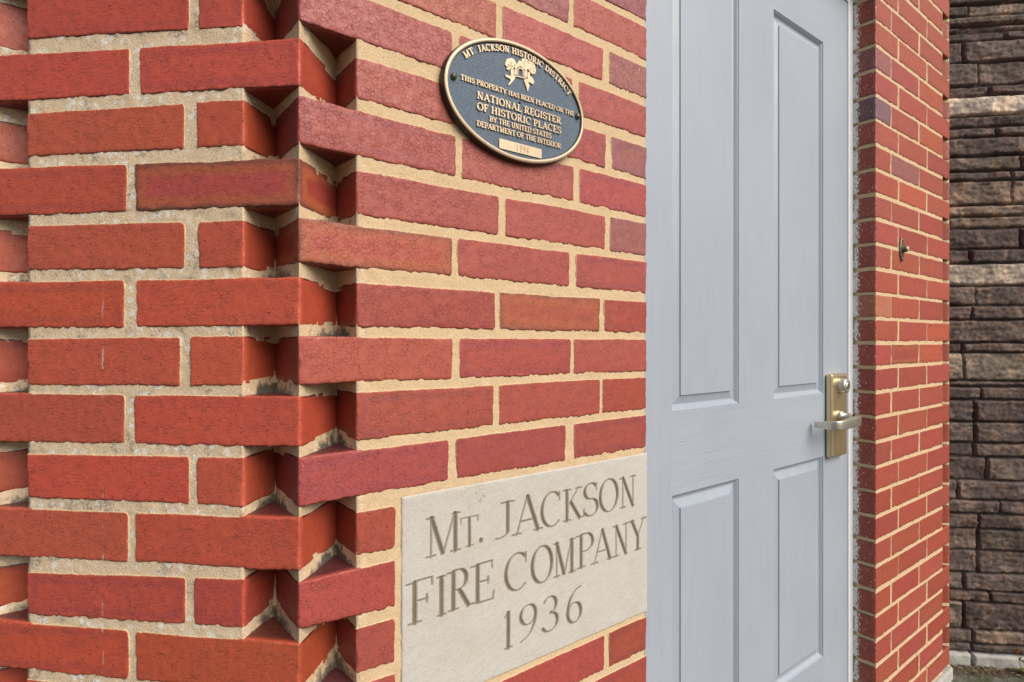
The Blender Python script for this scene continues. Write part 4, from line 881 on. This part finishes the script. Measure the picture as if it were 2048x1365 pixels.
# ------------------------------------------------------------------ doorbell
def bell():
    sc, zc = 1.7405, CAMZ + .2690; base = tuple(C1 + bD * sc) + (zc - .035,)
    rt = root('doorbell', base, 'small tarnished brass doorbell button screwed to the narrow brick pier', 'doorbell')
    bm = bmesh.new(); n = 28; out = []
    for k in range(n):
        an = 2 * math.pi * k / n; y = .036 * math.sin(an); x = .0135 * math.copysign(abs(math.cos(an)) ** 1.0, math.cos(an)) * (1 - .25 * abs(math.sin(an)) ** 3)
        if abs(y) > .024: x = math.copysign(max(abs(x), .0062 * math.sqrt(max(0, 1 - ((abs(y) - .024) / .0125) ** 2))), x)
        out.append((x, y))
    W3 = lambda x, y, o: Vector(world(C1, bD, bN, sc + x, -o, zc + y))
    lo = [bm.verts.new(W3(x, y, -.001)) for x, y in out]; hi = [bm.verts.new(W3(x, y, .0035)) for x, y in out]; top = [bm.verts.new(W3(x * .86, y * .95, .0048)) for x, y in out]
    bm.faces.new(top)
    for k in range(n): l = (k + 1) % n; bm.faces.new((lo[k], lo[l], hi[l], hi[k])); bm.faces.new((hi[k], hi[l], top[l], top[k]))
    bm_obj('back_plate', bm, BELLM, rt, base)
    def turned(name, x0, y0, prof, mat, par=None):
        ac = Acc(); m = 28; t = np.linspace(0, 2 * np.pi, m, endpoint=False); V = np.stack([world(C1, bD, bN, sc + x0 + r_ * np.cos(t), -o_, zc + y0 + r_ * np.sin(t)) for r_, o_ in prof])
        k = len(prof); i = np.arange(k * m).reshape(k, m); j = np.roll(i, -1, 1); ac.add(V.reshape(-1, 3), np.stack([i[:-1], j[:-1], j[1:], i[1:]], -1).reshape(-1, 4)); return ac.build(name, mat, par or rt, base)
    h = turned('housing', 0, .001, [(.0118, .0045), (.0118, .0062), (.0098, .0080), (.0092, .0160), (.0085, .0172), (.0070, .0172)], BELLM)
    turned('button', 0, .001, [(.0070, .0165), (.0068, .0185), (.0050, .0200), (.0002, .0206)], IVORY)
    for y in (.0285, -.0275): turned('screw', 0, y, [(.0034, .0045), (.0032, .0058), (.0018, .0066), (.0002, .0068)], BELLM)
bell()

# ------------------------------------------------------------------ ledgestone wall
def stone_wall():
    P0 = np.array([1.554, 2.040]); base = (1.75, 2.01, 0)
    rt = root('stone_wall', base, 'dark brown ledgestone wall beyond the brick pier on the right edge', 'stone wall')
    d, n = aD, aN
    sx = lambda px: unp(px, 0, P0, d)[0]
    zz = lambda y: CAMZ - (y - CY) / F * 2.024
    # (top y, bottom y, joints px, tones)
    D_, M_, T_, L_ = (.098, .075, .066), (.130, .102, .086), (.185, .140, .110), (.38, .335, .28)
    rows = [(-60, -25, [1960], [M_, D_]), (-25, 10, [2010], [D_, M_]), (10, 34, [1934], [D_, T_]), (34, 52, [], [M_]), (52, 65, [], [D_]), (65, 83, [2008], [D_, M_]), (83, 126, [1923], [D_, M_]), (126, 172, [], [M_]),
            (172, 193, [1975], [D_, D_]), (193, 232, [], [L_]), (232, 255, [], [D_]), (255, 275, [1990], [D_, M_]), (275, 313, [], [D_]), (313, 343, [], [M_]), (343, 362, [2020], [D_, M_]), (362, 411, [], [T_]),
            (411, 433, [], [T_]), (433, 457, [], [T_]), (457, 499, [], [D_]), (499, 527, [1937], [D_, D_]), (527, 572, [], [L_]), (572, 611, [], [M_]), (611, 640, [1940], [D_, D_]), (640, 685, [], [M_]),
            (685, 705, [1921], [D_, D_]), (705, 761, [], [(.20, .165, .13)]), (761, 773, [], [D_]), (773, 799, [1958], [D_, D_]), (799, 843, [1945], [D_, D_]), (843, 885, [1945], [M_, D_]), (885, 913, [1945], [M_, D_]),
            (913, 960, [1970], [D_, M_]), (960, 999, [1912], [M_, D_]), (999, 1027, [1995], [D_, D_]), (1027, 1057, [1953], [D_, D_]), (1057, 1100, [1953], [M_, (.10, .082, .066)]), (1100, 1145, [1953], [D_, D_]),
            (1145, 1180, [], [M_]), (1180, 1203, [], [D_]), (1203, 1258, [1922], [M_, D_]), (1258, 1286, [1942], [M_, T_]), (1286, 1304, [1940], [M_, D_])]
    y = -60
    for k in range(6): h = R.uniform(20, 45); rows.insert(0, (y - h, y, [R.uniform(1900, 2040)], [D_, M_])); y -= h
    acc = Acc(); sid = 0
    for y0, y1, js, tones in rows:
        z1, z0 = zz(y0), zz(y1); cuts = [-.20] + [sx(j) for j in js] + [.85]
        # past the frame the course simply goes on
        for i in range(len(cuts) - 1):
            a, b = cuts[i] + .0015, cuts[i + 1] - .0015; sid += 1
            if b - a > .45: cut_ = a + R.uniform(.18, min(.7, b - a - .08)); parts = [(a, cut_), (cut_ + .003, b)]
            else: parts = [(a, b)]
            for (a, b) in parts:
                t = tones[min(i, len(tones) - 1)]; k = R.uniform(.8, 1.2); c = tuple(q * k for q in t)
                S = np.linspace(a, b, max(3, int((b - a) / .005))); Z = np.linspace(z0 + .0012, z1 - .0012, max(4, int((z1 - z0) / .005)))
                s, z = np.meshgrid(S, Z); ed = np.minimum(np.minimum(s - a, b - s), np.minimum(z - z0, z1 - z)); q = np.stack([s, z * 1.4, s * 0 + sid * 3.1], -1)
                qs = q * np.array([.55, 2.6, 1]); f = .010 * fbm(q, 11, 4, 41) + .0036 * (1 - 2 * np.abs(fbm(qs, 22, 3, 48))) + .0035 * (1 - np.abs(vn(q, 45, 43))) + .0030 * vn(q, 150, 45)
                stand = R.uniform(-.004, .006); rise = np.clip(ed / .004, 0, 1) ** .5
                o = .001 - rise * (.006 + stand + f)
                s2 = s + .003 * vn(q, 40, 46) * np.clip(1 - ed / .02, 0, 1); zz2 = z + .0025 * vn(q, 30, 47) * np.clip(1 - ed / .02, 0, 1)
                # skirt back into the wall
                o = np.where(ed < .0013, .004, o)
                acc.add(world(P0, d, n, s2, o, zz2).reshape(-1, 3), gridq(len(S), len(Z)), 0, bcol=np.tile(np.array([*c, 1.0]), (s.size, 1)), eda=ed.ravel())
    acc.build('stonework', LEDGE, rt, base)
    bm = bmesh.new(); prism(bm, [P0 + d * -.2 + n * .0030, P0 + d * .85 + n * .0030, P0 + d * .85 + n * .3, P0 + d * -.2 + n * .3], 0, 2.6); bm_obj('core', bm, LEDGEJ, rt, base)
    # pale footing blocks
    for a, b in ((-.06, sx(1938) - .002), (sx(1938) + .002, sx(2075)), (sx(2075) + .004, .85)):
        S = np.linspace(a, b, max(3, int((b - a) / .004))); Z = np.linspace(-.02, zz(1304), 18); s, z = np.meshgrid(S, Z); q = np.stack([s, z, s * 0 + a * 9], -1)
        ed = np.minimum(np.minimum(s - a, b - s), Z[-1] - z); o = -.022 + .012 * (1 - np.clip(ed / .009, 0, 1) ** .5) - .003 * fbm(q, 40, 3, 51)
        o = np.where(ed < .0005, .03, o); ac = Acc(); ac.add(world(P0, d, n, s, o, z).reshape(-1, 3), gridq(len(S), len(Z))); ac.build('footing', CONC, rt, base)
    return P0
PW = stone_wall()

# ------------------------------------------------------------------ ground, paving, soil, weed
bm = bmesh.new(); bmesh.ops.create_grid(bm, x_segments=2, y_segments=2, size=150)
tag(bm_obj('ground', bm, GROUND), None, None, kind='structure')
ac = Acc(); S = np.linspace(-.25, .85, 220); O = np.linspace(-.75, .0, 150); s, o = np.meshgrid(S, O); q = np.stack([s, o, s * 0], -1)
z = .004 + .003 * (fbm(q, 25, 3, 61) + 1) + .0015 * vn(q, 160, 62)
ac.add(world(PW, aD, aN, s, o, z).reshape(-1, 3), gridq(len(S), len(O))); tag(ac.build('path', MOSSY), None, None, kind='structure')
ac = Acc(); S = np.linspace(-.15, .85, 260); O = np.linspace(-.075, -.012, 24); s, o = np.meshgrid(S, O); q = np.stack([s, o, s * 0], -1)
prof = np.clip(1 - np.abs((o + .04) / .034) ** 2, -.3, 1); z = .006 + .010 * prof * (1 + .6 * fbm(q, 30, 3, 63)) + .003 * vn(q, 140, 64) - .006 * (prof < -.2)
ac.add(world(PW, aD, aN, s, o, z).reshape(-1, 3), gridq(len(S), len(O))); tag(ac.build('soil', SOIL), None, None, kind='structure')
def litter():
    bm = bmesh.new(); r = random.Random(12)
    for _ in range(420):
        s, o = r.uniform(-.1, .8), -.04 + r.gauss(0, .02); p = Vector(world(PW, aD, aN, s, o, .014 + r.uniform(0, .006))); an = r.uniform(0, 6.28); L = r.uniform(.003, .012); wd = r.uniform(.0008, .003)
        dx, dy = math.cos(an), math.sin(an); tz = r.uniform(-.003, .005)
        a = p + Vector((dx * L, dy * L, tz)); b = p + Vector((-dy * wd, dx * wd, .0015)); c = p - Vector((dx * L, dy * L, 0)); d = p - Vector((-dy * wd, dx * wd, 0))
        bm.faces.new([bm.verts.new(k) for k in (a, b, c, d)])
    o = bm_obj('leaf_litter', bm, simple('dry litter', (.26, .19, .10), .8, 0, 60, .4)); tag(o, 'dry plant litter lying along the foot of the stone wall', 'litter', kind='stuff')
litter()
def weed():
    P = Vector(world(PW, aD, aN, unp(2022, 0, PW, aD)[0], -.05, .012)); rt = root('weed', P, 'small weed with green and reddish leaves below the stone wall', 'weed')
    def leaf(base_, dirv, L, wd, mat, droop=.3):
        bm = bmesh.new(); dirv = Vector(dirv).normalized(); side = dirv.cross(Vector((0, .3, 1))).normalized(); up = side.cross(dirv); n = 7; rows = []
        for i in range(n + 1):
            t = i / n; c = base_ + dirv * L * t - Vector((0, 0, 1)) * droop * L * t * t; wv = wd * math.sin(math.pi * min(1, t * .93 + .06)) ** .8
            rows.append([bm.verts.new(c - side * wv + up * wv * .25), bm.verts.new(c), bm.verts.new(c + side * wv + up * wv * .25)])
        for a, b in zip(rows[:-1], rows[1:]):
            bm.faces.new((a[0], a[1], b[1], b[0])); bm.faces.new((a[1], a[2], b[2], b[1]))
        return bm_obj('leaf', bm, mat, rt, P, smooth=True)
    cu = [P, P + Vector((-.006, -.004, .022)), P + Vector((-.012, -.004, .048)), P + Vector((-.016, -.002, .072))]
    ac = Acc(); V = []
    for i, c in enumerate(cu):
        r_ = .0014 * (1 - .2 * i); V.append([c + Vector((r_ * math.cos(k * math.pi / 3), r_ * math.sin(k * math.pi / 3), 0)) for k in range(6)])
    V = np.array(V); i = np.arange(24).reshape(4, 6); j = np.roll(i, -1, 1); ac.add(V.reshape(-1, 3), np.stack([i[:-1], j[:-1], j[1:], i[1:]], -1).reshape(-1, 4)); ac.build('stem', RLEAF, rt, tuple(P))
    for b, dv, L, wd, mt in ((3, (-.25, -.3, 1), .030, .0075, RLEAF), (2, (.9, -.4, .25), .026, .009, GLEAF), (2, (.4, -.6, .1), .030, .011, GLEAF), (1, (1, -.2, -.05), .034, .011, GLEAF), (1, (-.3, -.8, .2), .016, .006, GLEAF), (1, (.7, -.7, -.3), .024, .009, GLEAF), (2, (.6, .1, .9), .020, .006, GLEAF)):
        leaf(cu[b], dv, L, wd, mt)
weed()
